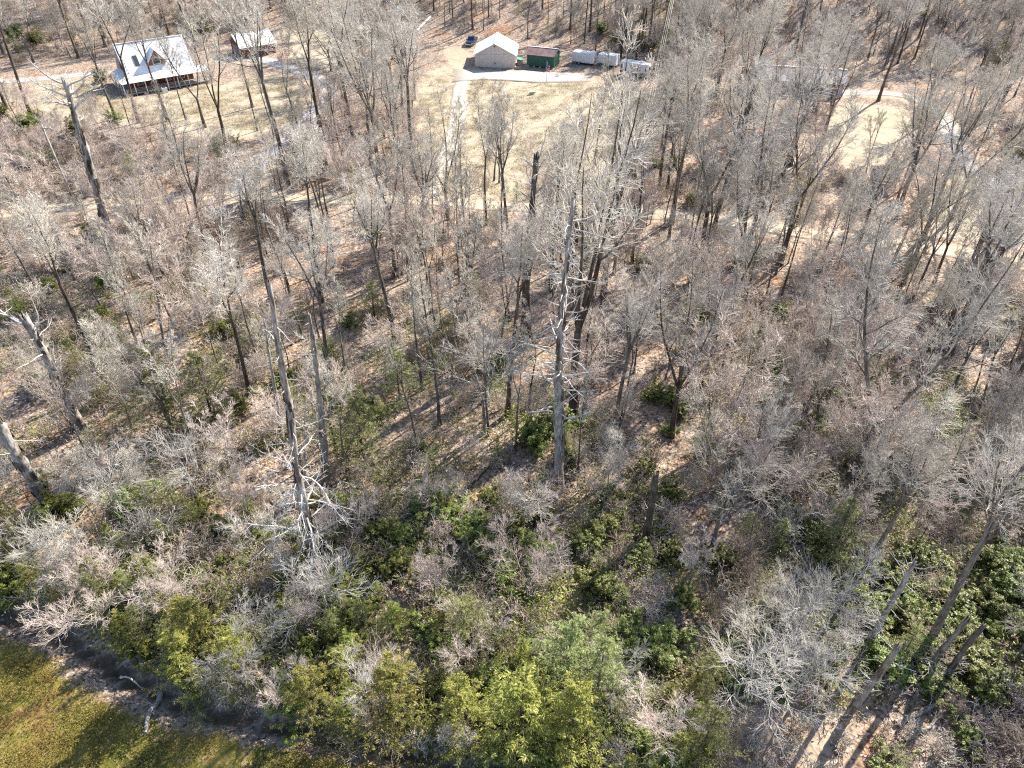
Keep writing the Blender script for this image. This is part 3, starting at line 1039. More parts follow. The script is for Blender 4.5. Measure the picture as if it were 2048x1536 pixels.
def cargo_trailer(pa, pb, label, dark_axle):
    a, b = ground_at(*pa), ground_at(*pb)
    o, rz, w = frame_on(a, b)
    g = empty('cargo_trailer', o, rz, label, 'trailer', 'white cargo trailers beside the green shed')
    hw = w / 2
    MB().box(-hw, hw, 0, 2.3, 0.5, 2.55).build('body', M['white_paint'], g, bevel=0.04)
    for k in range(4):
        x0 = -hw + w * k / 4
        MB().box(x0 + 0.03, x0 + w / 4 - 0.03, 0.04, 2.26, 2.555, 2.6).build('roof_panel', M['white_metal'], g)
    for k in range(1, 5):
        x0 = -hw + w * k / 5
        MB().box(x0 - 0.02, x0 + 0.02, -0.02, 0.0, 0.55, 2.5).build('side_seam', M['white_metal'], g)
    d = MB().box(hw * 0.1, hw * 0.1 + 0.85, -0.035, -0.004, 0.6, 2.3).build('side_door', M['white_paint'], g)
    MB().box(hw * 0.1 + 0.08, hw * 0.1 + 0.2, -0.06, -0.035, 1.3, 1.4).build('handle', M['dark'], d)
    for xx in (-0.45 * hw - 0.42, -0.45 * hw + 0.42):
        wheel(g, xx, 0.02, 0.34, 0.34, 0.2, 'y')
        wheel(g, xx, 2.28, 0.34, 0.34, 0.2, 'y')
    MB().box(-0.45 * hw - 0.95, -0.45 * hw + 0.95, -0.14, -0.003, 0.68, 0.8).build('fender', M['dark'] if dark_axle else M['white_metal'], g)
    MB().box(-hw, hw, 0.05, 2.25, 0.38, 0.495).build('chassis', M['dark'], g)
    MB().box(hw, hw + 1.0, 1.05, 1.25, 0.42, 0.52).build('hitch', M['dark'], g)


cargo_trailer((1143, 127), (1185, 133), 'white cargo trailer nearest the green shed, parked on gravel', False)
cargo_trailer((1195, 131), (1231, 137), 'shorter white cargo trailer between its twin and the camper', True)


def camper():
    a, b = ground_at(1238, 150), ground_at(1294, 158)
    o, rz, w = frame_on(a, b)
    g = empty('camper', o, rz, 'white travel camper with brown windows and brown lower stripe', 'camper')
    hw = w / 2
    MB().prism([(-hw, 0.85), (hw - 0.1, 0.75), (hw, 1.1), (hw, 2.5), (hw - 0.25, 2.85), (-hw + 0.2, 2.85), (-hw, 2.6)], 0, 2.4).build('body', M['white_paint'], g, bevel=0.05)
    MB().box(-hw + 0.05, hw - 0.12, -0.02, -0.003, 0.82, 1.12).build('lower_stripe', M['beige_stripe'], g)
    MB().box(-hw + 0.1, hw - 0.3, 0.05, 2.35, 2.856, 2.9).build('roof', M['white_metal'], g)
    for x0, x1, m_ in ((-hw + 0.15, -hw + 0.65, M['glass']), (-0.85, 0.35, M['brown_glass']), (0.75, 1.75, M['brown_glass']), (hw - 0.75, hw - 0.4, M['glass'])):
        f = MB().box(x0, x1, -0.04, -0.003, 1.5, 2.45).build('window', M['white_paint'], g)
        MB().box(x0 + 0.07, x1 - 0.07, -0.055, -0.04, 1.57, 2.38).build('pane', m_, f)
    d = MB().box(-1.85, -1.1, -0.03, -0.003, 0.95, 2.6).build('door', M['white_metal'], g)
    MB().box(-1.2, -1.13, -0.06, -0.03, 1.7, 1.8).build('handle', M['dark'], d)
    f = MB().box(hw + 0.003, hw + 0.04, 0.3, 2.1, 1.55, 2.35).build('window', M['dark'], g)
    MB().box(hw + 0.04, hw + 0.055, 0.38, 2.02, 1.62, 2.28).build('pane', M['glass'], f)
    MB().box(-1.2, -0.4, 0.8, 1.6, 2.9, 3.15).build('roof_vent', M['white_metal'], g, bevel=0.05)
    MB().box(0.9, 1.7, 0.75, 1.65, 2.9, 3.2).build('air_conditioner', M['white_paint'], g, bevel=0.06)
    for xx in (-0.75, 0.05):
        wheel(g, xx, 0.05, 0.36, 0.36, 0.2, 'y')
        wheel(g, xx, 2.35, 0.36, 0.36, 0.2, 'y')
    MB().box(-hw + 0.1, hw - 0.1, 0.1, 2.3, 0.55, 0.8).build('chassis', M['dark'], g)
    for y in (0.4, 2.0):
        MB().cyl((hw - 0.1, y, 0.65), (hw + 1.5, 1.2, 0.55), 0.07, n=8).build('hitch_bar', M['dark'], g)
    MB().cyl((hw + 1.3, 1.2, 0.0), (hw + 1.3, 1.2, 0.8), 0.05, n=8).build('jack', M['chrome'], g)


camper()


def parked_car(px, py, rz, mat, label):
    p = ground_at(px, py)
    g = empty('parked_car', p, rz, label, 'car', None)
    MB().prism([(0, 0.35), (0, 0.75), (0.9, 0.92), (4.1, 0.95), (4.4, 0.8), (4.4, 0.35)], -0.88, 0.88, 'x').build('body', mat, g, bevel=0.06)
    MB().add([(-0.8, 0.95, 0.92), (0.8, 0.95, 0.92), (0.8, 4.0, 0.93), (-0.8, 4.0, 0.93), (-0.6, 1.7, 1.45), (0.6, 1.7, 1.45), (0.6, 3.3, 1.45), (-0.6, 3.3, 1.45)],
             [(3, 2, 1, 0), (4, 5, 6, 7), (0, 1, 5, 4), (1, 2, 6, 5), (2, 3, 7, 6), (3, 0, 4, 7)]).build('cabin', M['glass'], g, bevel=0.04)
    MB().box(-0.6, 0.6, 1.7, 3.3, 1.452, 1.5).build('roof', mat, g, bevel=0.02)
    for s in (-1, 1):
        for yy in (0.85, 3.5):
            wheel(g, s * 0.8, yy, 0.33, 0.33)


parked_car(8, 168, R(95), M['white_paint'], 'white car parked on the grey lane at the left edge')


def utility_pole(px, py, top_py, label, arm_rz, lean=0.0):
    p = ground_at(px, py)
    h = height_to(p, top_py)
    g = empty('utility_pole', p, arm_rz, label, 'pole', None)
    MB().cyl((0, 0, -0.5), (lean, 0, h), 0.19, 0.13, 12).build('pole', M['dead'], g, smooth=True)
    MB().box(lean - 0.05, lean + 1.5, -0.07, 0.07, h - 0.5, h - 0.36).build('crossarm', M['dead'], g)
    for x in (0.5, 1.3):
        MB().cyl((lean + x, 0, h - 0.36), (lean + x, 0, h - 0.12), 0.06, 0.04, 8).build('insulator', M['white_metal'], g)
    return p, h


utility_pole(153, 415, 250, 'bare grey utility pole beside the dirt road on the left', R(-12), -0.25)


def cable(name, a, b, sag, r, label, group=None):
    n = 24
    t = np.linspace(0, 1, n)
    P = np.array(a)[None] * (1 - t)[:, None] + np.array(b)[None] * t[:, None]
    P[:, 2] -= sag * 4 * t * (1 - t)
    T = Tubes()
    T.add(P[None], np.full((1, n), r), 5)
    o = link(name, T.mesh(name, M['twig_pale']))
    tag(o, label, 'cable', group)


pl, hl = utility_pole(1262, 372, 292, 'short grey utility pole among trees at right lawn edge', R(20))
for k in range(3):
    cable('power_cable', (pl.x + 0.5 + 0.35 * k, pl.y, pl.z + hl - 0.15 - 0.12 * k), (45.5 + 0.35 * k, 222, 21.2 - 0.12 * k), 1.2, 0.03,
          ['left of three thin pale power cables rising over the trailers', 'middle of three thin pale power cables rising over the trailers', 'right of three thin pale power cables rising over the trailers'][k], 'power cables over the lawn')
tp = Vector((46, 222, hz(46, 222)))
g_ = empty('utility_pole', tp, 0, 'utility pole on wooded hilltop carrying the power cables', 'pole')
MB().cyl((0, 0, -0.5), (0, 0, 21.6 - tp.z), 0.19, 0.13, 12).build('pole', M['dead'], g_, smooth=True)
MB().box(-0.8, 0.8, -0.07, 0.07, 21.0 - tp.z, 21.14 - tp.z).build('crossarm', M['dead'], g_)


def flagpole():
    p = ground_at(1093, 166)
    h = height_to(p, 124)
    g = empty('flagpole', p, 0, 'thin white flagpole on the lawn before the green shed', 'flagpole')
    MB().cyl((0, 0, -0.2), (0, 0, h), 0.06, 0.04, 8).build('pole', M['white_paint'], g, smooth=True)
    MB().cyl((0, 0, h), (0, 0, h + 0.12), 0.08, 0.03, 8).build('finial', M['chrome'], g)
    f = empty('flag', p + Vector((0.07, 0, h - 1.7)), 0, 'limp red and white striped flag with blue corner on pole', 'flag')
    stripes = [simple('flag_red', (0.5, 0.03, 0.04)), simple('flag_white', (0.75, 0.73, 0.72)), simple('flag_blue', (0.03, 0.05, 0.2))]
    nx = 9
    for k in range(7):
        z0 = 1.5 - k * 0.21
        vs = []
        for i in range(nx):
            t = i / (nx - 1)
            x = 0.55 * t
            y = 0.16 * math.sin(t * 9.0)
            dz = -0.55 * t
            vs += [(x, y, z0 + dz), (x, y, z0 - 0.21 + dz)]
        fs = [(2 * i, 2 * i + 1, 2 * i + 3, 2 * i + 2) for i in range(nx - 1)]
        split = 5 if k < 4 else 0
        if split:
            MB().add(vs[:2 * split], fs[:split - 1]).build('canton', stripes[2], f) if k < 4 else None
        MB().add(vs, fs[max(split - 1, 0):]).build('stripe', stripes[k % 2], f)


flagpole()


def low_shape(px, py, pts, mat, name, label, cat):
    p = ground_at(px, py)
    g = empty(name, p, 0, label, cat)
    n = len(pts)
    cx, cy = sum(a for a, _, _ in pts) / n, sum(b for _, b, _ in pts) / n
    cz = sum(c for _, _, c in pts) / n + 0.12
    v = [(a, b, c + 0.05) for a, b, c in pts] + [(cx, cy, cz)]
    MB().add(v + [(a, b, c - 0.04) for a, b, c in pts], [(i, (i + 1) % n, n) for i in range(n)] + [(i, n + 1 + i, n + 1 + (i + 1) % n, (i + 1) % n) for i in range(n)]).build('sheet', mat, g)
    return g


low_shape(1062, 190, [(-0.9, -0.9, 0.02), (0.6, 0.0, 0.25), (1.0, 0.8, 0.35), (-0.2, 0.7, 0.3)], M['dark'], 'dark_shape', 'small dark low shape lying on the dry lawn', 'sheet')  # small dark low-peaked shape on the lawn


def pipe(pa, pb, r, mat, name, label, cat, lift=0.3):
    a, b = ground_at(*pa), ground_at(*pb)
    T = MB().cyl(a + Vector((0, 0, lift)), b + Vector((0, 0, lift)), r, r * 0.9, 10)
    o = T.build(name, mat, None, smooth=False)
    tag(o, label, cat)


pipe((834, 64), (861, 36), 0.28, M['white_paint'], 'white_pipe', 'long white pipe lying on the ground above the driveway', 'pipe')

# ------------------------------------------------------------------ plants: growing branches
def unit(v):
    return v / (np.linalg.norm(v, axis=-1, keepdims=True) + 1e-9)


def walk(r, S, D, L, n, jit, up, droop=0.0):
    """polylines (m,n,3) that start at S along D with length L, wandering and bending upwards"""
    m = len(S)
    P = np.zeros((m, n, 3))
    P[:, 0] = S
    d = D.copy()
    step = (L / (n - 1))[:, None]
    for i in range(1, n):
        d = d + r.normal(0, jit, (m, 3))
        d[:, 2] += up - droop * i / n
        d = unit(d)
        P[:, i] = P[:, i - 1] + d * step
    return P


def grow(r, Pp, Rp, Lp, k, t0, t1, a0, a1, l0, l1, n, jit=0.12, up=0.08, rr=0.55, rmin=0.01, tipr=0.35, cone=0.6, droop=0.0):
    m, npts, _ = Pp.shape
    par = np.repeat(np.arange(m), k)
    base = np.tile((np.arange(k) + 0.5) / k, m)
    t = t0 + (t1 - t0) * np.clip(base + r.uniform(-0.6, 0.6, m * k) / k, 0, 1)
    f = t * (npts - 1)
    i = np.minimum(f.astype(int), npts - 2)
    w = (f - i)[:, None]
    A, B = Pp[par, i], Pp[par, i + 1]
    S = A * (1 - w) + B * w
    rad = Rp[par, i] * (1 - w[:, 0]) + Rp[par, i + 1] * w[:, 0]
    T = unit(B - A)
    ref = np.where(np.abs(T[:, 2:3]) > 0.9, np.array([[1.0, 0, 0]]), np.array([[0, 0, 1.0]]))
    U = unit(np.cross(T, ref))
    W = np.cross(T, U)
    phi = np.tile(np.arange(k) * 2.399963, m) + np.repeat(r.uniform(0, 6.28, m), k) + r.normal(0, 0.4, m * k)
    a = r.uniform(a0, a1, m * k)
    D = np.cos(a)[:, None] * T + np.sin(a)[:, None] * (np.cos(phi)[:, None] * U + np.sin(phi)[:, None] * W)
    tt = (t - t0) / max(t1 - t0, 1e-6)
    L = Lp[par] * r.uniform(l0, l1, m * k) * (1 - cone * tt)
    P = walk(r, S, D, L, n, jit, up, droop)
    r0 = np.maximum(np.minimum(rad * rr, 0.022 * L + 0.006), rmin)
    taper = np.linspace(1, tipr, n)
    Rr = np.maximum(r0[:, None] * taper[None], rmin * 0.7)
    return P, Rr, L


TRUNK_LEN = {}


def make_tree(seed, H=20.0, r0=0.24, crown=0.45, limbs=16, llen=0.26, a=(0.6, 1.05), up=0.10, forks=0, fork_at=0.4, fork_a=(0.2, 0.45),
              l2=9, l3=6, l4=1, wob=0.02, twig=0.015, cone=0.55, l2len=(0.28, 0.5), lean=0.0):
    r = np.random.default_rng(seed)
    tr, cr = Tubes(), Tubes()
    th = H * (fork_at if forks else 1.0)
    n0 = 12
    S = np.array([[0, 0, -0.3]])
    P = walk(r, S, np.array([[lean, 0, 1.0]]), np.array([th + 0.3]), n0, wob, 0.06)
    flare = 1 + 0.55 * np.exp(-np.linspace(0, 1, n0) * (14 if not forks else 8))
    end = 0.62 if forks else 0.09
    Rt = (r0 * (1 - (1 - end) * np.linspace(0, 1, n0) ** 0.9) * flare)[None]
    tr.add(P, Rt, 9)
    L = np.array([th])
    if forks:
        d0 = r.uniform(0, 6.28)
        S = np.repeat(P[:, -1], forks, 0)
        fa = r.uniform(*fork_a, forks)
        ph = d0 + np.arange(forks) * 6.283 / forks + r.normal(0, 0.3, forks)
        D = np.stack([np.sin(fa) * np.cos(ph), np.sin(fa) * np.sin(ph), np.cos(fa)], 1)
        L = (H - th) * r.uniform(0.85, 1.08, forks) / np.cos(fa * 0.6)
        S = S - D * 0.25
        Pl = walk(r, S, D, L, 10, 0.055, 0.075)
        Rl = (r0 * end * r.uniform(0.62, 0.85, forks))[:, None] * np.linspace(1, 0.13, 10)[None]
        tr.add(Pl, Rl, 7)
        stems, Rs, t0 = Pl, Rl, 0.22
    else:
        stems, Rs, t0 = P, Rt, crown
    kk = max(3, limbs // max(forks, 1))
    ref = np.full(len(stems), H)
    P1, R1, L1 = grow(r, stems, Rs, ref, kk, t0, 0.98, a[0], a[1], llen * 0.7, llen * 1.15, 8, 0.13, up, 0.6, 0.02, 0.18, cone)
    big = R1[:, 0] > 0.055
    tr.add(P1[big], R1[big], 6)
    cr.add(P1[~big], R1[~big], 5)
    P2, R2, L2 = grow(r, P1, R1, L1, l2, 0.15, 1.0, 0.45, 1.0, l2len[0], l2len[1], 5, 0.11, up * 0.9, 0.6, 0.019, 0.4, 0.45)
    cr.add(P2, R2, 4)
    P3, R3, L3 = grow(r, P2, R2, L2, l3, 0.1, 1.0, 0.25, 0.7, 0.55, 1.1, 3, 0.08, up * 0.7, 0.7, twig, 0.6, 0.35)
    cr.add(P3, R3, 3)
    if l4:
        P4, R4, L4 = grow(r, P3, R3, L3, l4, 0.2, 1.0, 0.3, 0.75, 0.5, 1.0, 2, 0.10, 0.05, 0.6, twig * 0.9, 0.7, 0.3)
        cr.add(P4, R4, 3)
    return tr, cr


def make_brush(seed, H=3.0, stems=10, spread=0.55, l2=7, l3=4, twig=0.011, r0=0.025, curve=0.03):
    r = np.random.default_rng(seed)
    tr, cr = Tubes(), Tubes()
    ang = r.uniform(0, 6.28, stems)
    tilt = np.abs(r.normal(0, spread, stems))
    S = np.stack([r.normal(0, 0.14, stems) * H * 0.5, r.normal(0, 0.14, stems) * H * 0.5, np.full(stems, -0.1)], 1)
    D = np.stack([np.sin(tilt) * np.cos(ang), np.sin(tilt) * np.sin(ang), np.cos(tilt)], 1)
    L = H * r.uniform(0.6, 1.1, stems)
    P = walk(r, S, D, L, 7, 0.09, 0.03 - curve)
    Rr = np.maximum(r0 * r.uniform(0.6, 1.2, stems)[:, None] * np.linspace(1, 0.3, 7)[None], twig)
    tr.add(P, Rr, 4)
    P2, R2, L2 = grow(r, P, Rr, L, l2, 0.2, 1.0, 0.4, 1.0, 0.25, 0.55, 4, 0.16, 0.06, 0.6, twig * 1.15, 0.6, 0.4)
    cr.add(P2, R2, 3)
    P3, R3, L3 = grow(r, P2, R2, L2, l3, 0.15, 1.0, 0.4, 1.0, 0.4, 0.8, 3, 0.16, 0.05, 0.6, twig, 0.7, 0.3)
    cr.add(P3, R3, 3)
    P4, R4, L4 = grow(r, P3, R3, L3, 2, 0.3, 1.0, 0.4, 0.9, 0.4, 0.8, 2, 0.16, 0.03, 0.6, twig * 0.85, 0.7, 0.3)
    cr.add(P4, R4, 3)
    return tr, cr


def blades(r, C, D, Nn, length, width, bend=0.15):
    """flat leaf blades: centre base C, direction D, normal Nn -> verts, quads (each a bent pair of quads)"""
    m = len(C)
    Sd = unit(np.cross(D, Nn))
    ln = length[:, None]
    wd = width[:, None]
    mid = C + D * ln * 0.5 + Nn * ln * bend * 0.3
    tip = C + D * ln - Nn * ln * bend
    V = np.stack([C - Sd * wd * 0.12, C + Sd * wd * 0.12, mid + Sd * wd * 0.5, mid - Sd * wd * 0.5, tip + Sd * wd * 0.1, tip - Sd * wd * 0.1], 1).reshape(-1, 3)
    b = np.arange(m)[:, None] * 6
    Q = np.concatenate([b + np.array([[0, 1, 2, 3]]), b + np.array([[3, 2, 4, 5]])])
    return V, Q


def make_conifer(seed, H=7.0, r0=0.09, branches=46, width=0.30, fol=9, sub=9, droop=0.10, ln=0.16, wd=0.05, start=0.06, ragged=0.35):
    """feathery evergreen: whorls of drooping boughs, each bough carrying flat sprays of short blades"""
    r = np.random.default_rng(seed)
    tr = Tubes()
    P = walk(r, np.array([[0, 0, -0.2]]), np.array([[0, 0, 1.0]]), np.array([H + 0.2]), 10, 0.02, 0.05)
    Rt = np.linspace(r0, 0.012, 10)[None]
    tr.add(P, Rt, 7)
    P1, R1, L1 = grow(r, P, Rt, np.array([H]), branches, start, 0.99, 1.05, 1.5, width * (1 - ragged), width * (1 + ragged), 6, 0.08, 0.02, 0.35, 0.008, 0.4, 0.86, droop)
    tr.add(P1, R1, 4)
    P2, R2, L2 = grow(r, P1, R1, np.maximum(L1, 0.5), fol, 0.12, 1.0, 0.6, 1.15, 0.22, 0.45, 4, 0.08, 0.0, 0.5, 0.006, 0.5, 0.4, droop * 0.7)
    tr.add(P2, R2, 3)
    # blades along P2
    m = len(P2)
    k = sub
    par = np.repeat(np.arange(m), k)
    f = np.tile(np.linspace(0.1, 1.0, k), m) * 3
    i = np.minimum(f.astype(int), 2)
    w = (f - i)[:, None]
    A, B = P2[par, i], P2[par, i + 1]
    C = A * (1 - w) + B * w
    T = unit(B - A)
    upv = np.array([[0.0, 0.0, 1.0]]) + r.normal(0, 0.45, (m * k, 3))
    Sd = unit(np.cross(T, upv))
    sgn = np.where(np.tile(np.arange(k) % 2, m) == 0, 1.0, -1.0)[:, None]
    D = unit(T * 0.75 + Sd * sgn * 0.75 + r.normal(0, 0.22, (m * k, 3)))
    Nn = unit(np.cross(D, np.cross(upv, D)))
    V, Q = blades(r, C, D, Nn, r.uniform(0.7, 1.3, m * k) * ln, r.uniform(0.7, 1.2, m * k) * wd, 0.2)
    return tr, (V, Q)


def make_laurel(seed, H=2.2, W=1.6, stems=26, leaves=11, ln=0.17, wd=0.065):
    """broadleaf evergreen shrub: leaning stems ending in whorls of leaves"""
    r = np.random.default_rng(seed)
    tr = Tubes()
    ang = r.uniform(0, 6.28, stems)
    tilt = np.abs(r.normal(0.1, 0.6, stems)).clip(0, 1.25)
    S = np.stack([r.normal(0, 0.3, stems) * W, r.normal(0, 0.3, stems) * W, np.full(stems, -0.1)], 1)
    D = np.stack([np.sin(tilt) * np.cos(ang), np.sin(tilt) * np.sin(ang), np.cos(tilt)], 1)
    L = H * r.uniform(0.55, 1.05, stems)
    P = walk(r, S, D, L, 6, 0.13, 0.05)
    Rr = np.linspace(0.03, 0.01, 6)[None] * np.ones((stems, 1))
    tr.add(P, Rr, 4)
    P2, R2, L2 = grow(r, P, Rr, L, 9, 0.2, 1.0, 0.4, 1.1, 0.15, 0.4, 4, 0.15, 0.08, 0.5, 0.006, 0.6, 0.4)
    tr.add(P2, R2, 3)
    tips = np.concatenate([P2[:, -1], P2[:, 2], P[:, -1]])
    dirs = unit(np.concatenate([P2[:, -1] - P2[:, -2], P2[:, 2] - P2[:, 1], P[:, -1] - P[:, -2]]) + np.array([[0, 0, 0.25]]))
    m = len(tips)
    k = leaves
    par = np.repeat(np.arange(m), k)
    ref = unit(r.normal(0, 1, (m, 3)))
    U = unit(np.cross(dirs, ref))
    Wv = np.cross(dirs, U)
    ph = np.tile(np.arange(k) * 6.283 / k, m) + r.normal(0, 0.25, m * k)
    out = np.cos(ph)[:, None] * U[par] + np.sin(ph)[:, None] * Wv[par]
    D = unit(out + dirs[par] * r.uniform(-0.1, 0.7, (m * k, 1)) - np.array([[0, 0, 0.12]]))
    Nn = unit(dirs[par] + r.normal(0, 0.25, (m * k, 3)))
    C = tips[par] + r.normal(0, 0.02, (m * k, 3))
    V, Q = blades(r, C, D, Nn, r.uniform(0.7, 1.25, m * k) * ln, r.uniform(0.8, 1.2, m * k) * wd, 0.18)
    return tr, (V, Q)


PROTO = {}


def reg(kind, tr, cr, mt, mc, H, tname='trunk', cname='crown'):
    tm = tr.mesh(tname, mt)
    if isinstance(cr, tuple):
        cm = np_mesh(cname, cr[0], cr[1], [mc], False)
    else:
        cm = cr.mesh(cname, mc)
    PROTO.setdefault(kind, []).append((tm, cm, H, tname, cname))


for s in range(7):       # tall hardwoods: clear trunk, then a spreading crown
    H = 22.0
    tr, cr = make_tree(100 + s, H, 0.26 + 0.02 * (s % 3), 0.5, 27, 0.19, (0.35, 0.95), 0.07, forks=2 + s % 3, fork_at=0.48 + 0.05 * (s % 4), fork_a=(0.18, 0.5), l2=9, l3=6, l4=1, cone=0.45)
    reg('tall', tr, cr, M['bark_brown' if s % 3 == 0 else 'bark_grey'], M['twig_grey' if s % 2 else 'twig_pale'], H)
for s in range(6):       # forked low, spreading wide
    H = 21.0
    tr, cr = make_tree(200 + s, H, 0.33, 0.4, 28, 0.20, (0.4, 1.05), 0.06, forks=2 + s % 3, fork_at=0.26 + 0.06 * (s % 4), fork_a=(0.25, 0.6), l2=9, l3=6, l4=1, cone=0.4)
    reg('forked', tr, cr, M['bark_brown' if s % 2 else 'bark_grey'], M['twig_pale' if s % 3 == 0 else 'twig_grey'], H)
for s in range(6):       # slender poles with a small high crown
    H = 18.0
    tr, cr = make_tree(300 + s, H, 0.16, 0.50, 16, 0.14, (0.35, 0.85), 0.09, forks=(0, 2, 2, 3)[s % 4], fork_at=0.55, fork_a=(0.12, 0.35), l2=8, l3=6, l4=1, wob=0.03)
    reg('slender', tr, cr, M['bark_grey'], M['twig_grey'], H)
for s in range(8):       # young maples, fan-shaped crowns of fine twigs
    H = 11.0
    tr, cr = make_tree(400 + s, H, 0.11, 0.22, 26, (0.26, 0.32, 0.22, 0.36)[s % 4], (0.35, 0.85), 0.06, forks=2 + s % 4, fork_at=(0.18, 0.32, 0.45)[s % 3], fork_a=((0.2, 0.45), (0.4, 0.8), (0.3, 0.6))[s % 3], l2=8, l3=6, l4=1, twig=0.014, wob=0.04, cone=0.35)
    reg('young', tr, cr, M['bark_pale'], M['twig_pink' if s % 4 else 'twig_grey'], H)
for s in range(4):       # pale, crooked, wide dead-looking crowns
    H = 12.0
    tr, cr = make_tree(500 + s, H, 0.19, 0.25, 18, 0.42, (0.6, 1.25), 0.04, forks=2 + s % 2, fork_at=0.3, fork_a=(0.25, 0.6), l2=8, l3=6, l4=1, twig=0.012, wob=0.05, l2len=(0.35, 0.6))
    reg('pale', tr, cr, M['dead'], M['twig_pale'], H)
for s in range(5):
    H = 3.0
    tr, cr = make_brush(600 + s, H, 11 + s, 0.5 + 0.06 * s)
    reg('brush', tr, cr, M['twig_grey'], M['twig_grey' if s % 2 else 'twig_brown'], H, 'stems', 'twigs')
for s in range(3):
    H = 3.2
    tr, cr = make_brush(650 + s, H, 9 + s, 0.45, curve=0.0)
    reg('pinkbrush', tr, cr, M['twig_brown'], M['twig_pink'], H, 'stems', 'twigs')
for s in range(4):
    H = 7.0
    tr, fo = make_conifer(700 + s, H, 0.09, 60, 0.34, 9, 12, ln=0.12, wd=0.03, ragged=0.5)
    reg('hemlock', tr, fo, M['bark_brown'], M['hemlock'], H, 'trunk', 'foliage')
for s in range(4):
    H = 5.0
    tr, fo = make_conifer(750 + s, H, 0.08, 52, 0.40, 9, 12, 0.05, 0.115, 0.034, 0.03, 0.5)
    reg('yellowpine', tr, fo, M['bark_brown'], M['pine'], H, 'trunk', 'foliage')
for s in range(5):
    H = 2.4
    tr, fo = make_laurel(800 + s, H, 1.6 + 0.2 * (s % 3))
    reg('laurel', tr, fo, M['bark_brown'], M['laurel'], H, 'stems', 'leaves')

KIND_INFO = {   # name, category, short description
    'tall': ('bare_tree', 'tree', 'tall bare grey tree'),
    'forked': ('forked_tree', 'tree', 'forked bare tree'),
    'slender': ('slender_tree', 'tree', 'slender bare tree'),
    'young': ('young_tree', 'tree', 'pinkish young tree'),
    'pale': ('pale_tree', 'tree', 'crooked pale branched tree'),
    'brush': ('bare_shrub', 'shrub', 'bare twiggy shrub'),
    'pinkbrush': ('reddish_shrub', 'shrub', 'reddish bare shrub'),
    'hemlock': ('hemlock_tree', 'evergreen', 'feathery green hemlock'),
    'yellowpine': ('yellow_evergreen', 'evergreen', 'yellow green evergreen'),
    'laurel': ('laurel_shrub', 'shrub', 'dark leafy laurel shrub'),
}
PLACED = []     # (x, y, px, py, kind, object)


def plant(kind, x, y, h, rz=None, var=None, label=None, lean=(0, 0), wide=1.0):
    pr = PROTO[kind]
    v = rng.integers(len(pr)) if var is None else var % len(pr)
    tm, cm, H, tn, cn = pr[v]
    name, cat, desc = KIND_INFO[kind]
    s = h / H
    e = empty(name, (x, y, hz(x, y)), rng.uniform(0, 6.28) if rz is None else rz)
    e.rotation_euler[0] = lean[0] + rng.normal(0, 0.025)
    e.rotation_euler[1] = lean[1] + rng.normal(0, 0.025)
    e.scale = (s * wide, s * wide, s)
    link(tn, tm, e)
    link(cn, cm, e)
    px, py = project(x, y, hz(x, y))
    e['category'] = cat
    if label:
        e['label'] = label
        e['group'] = desc + 's'
    PLACED.append((x, y, px, py, kind, e, label, h))
    return e


def hero(kind, px, py, top, label, var=None, rz=None, wide=1.0, lean=(0, 0)):
    p = ground_at(px, py)
    return plant(kind, p.x, p.y, max(2.0, height_to(p, top)), rz, var, label, lean, wide)

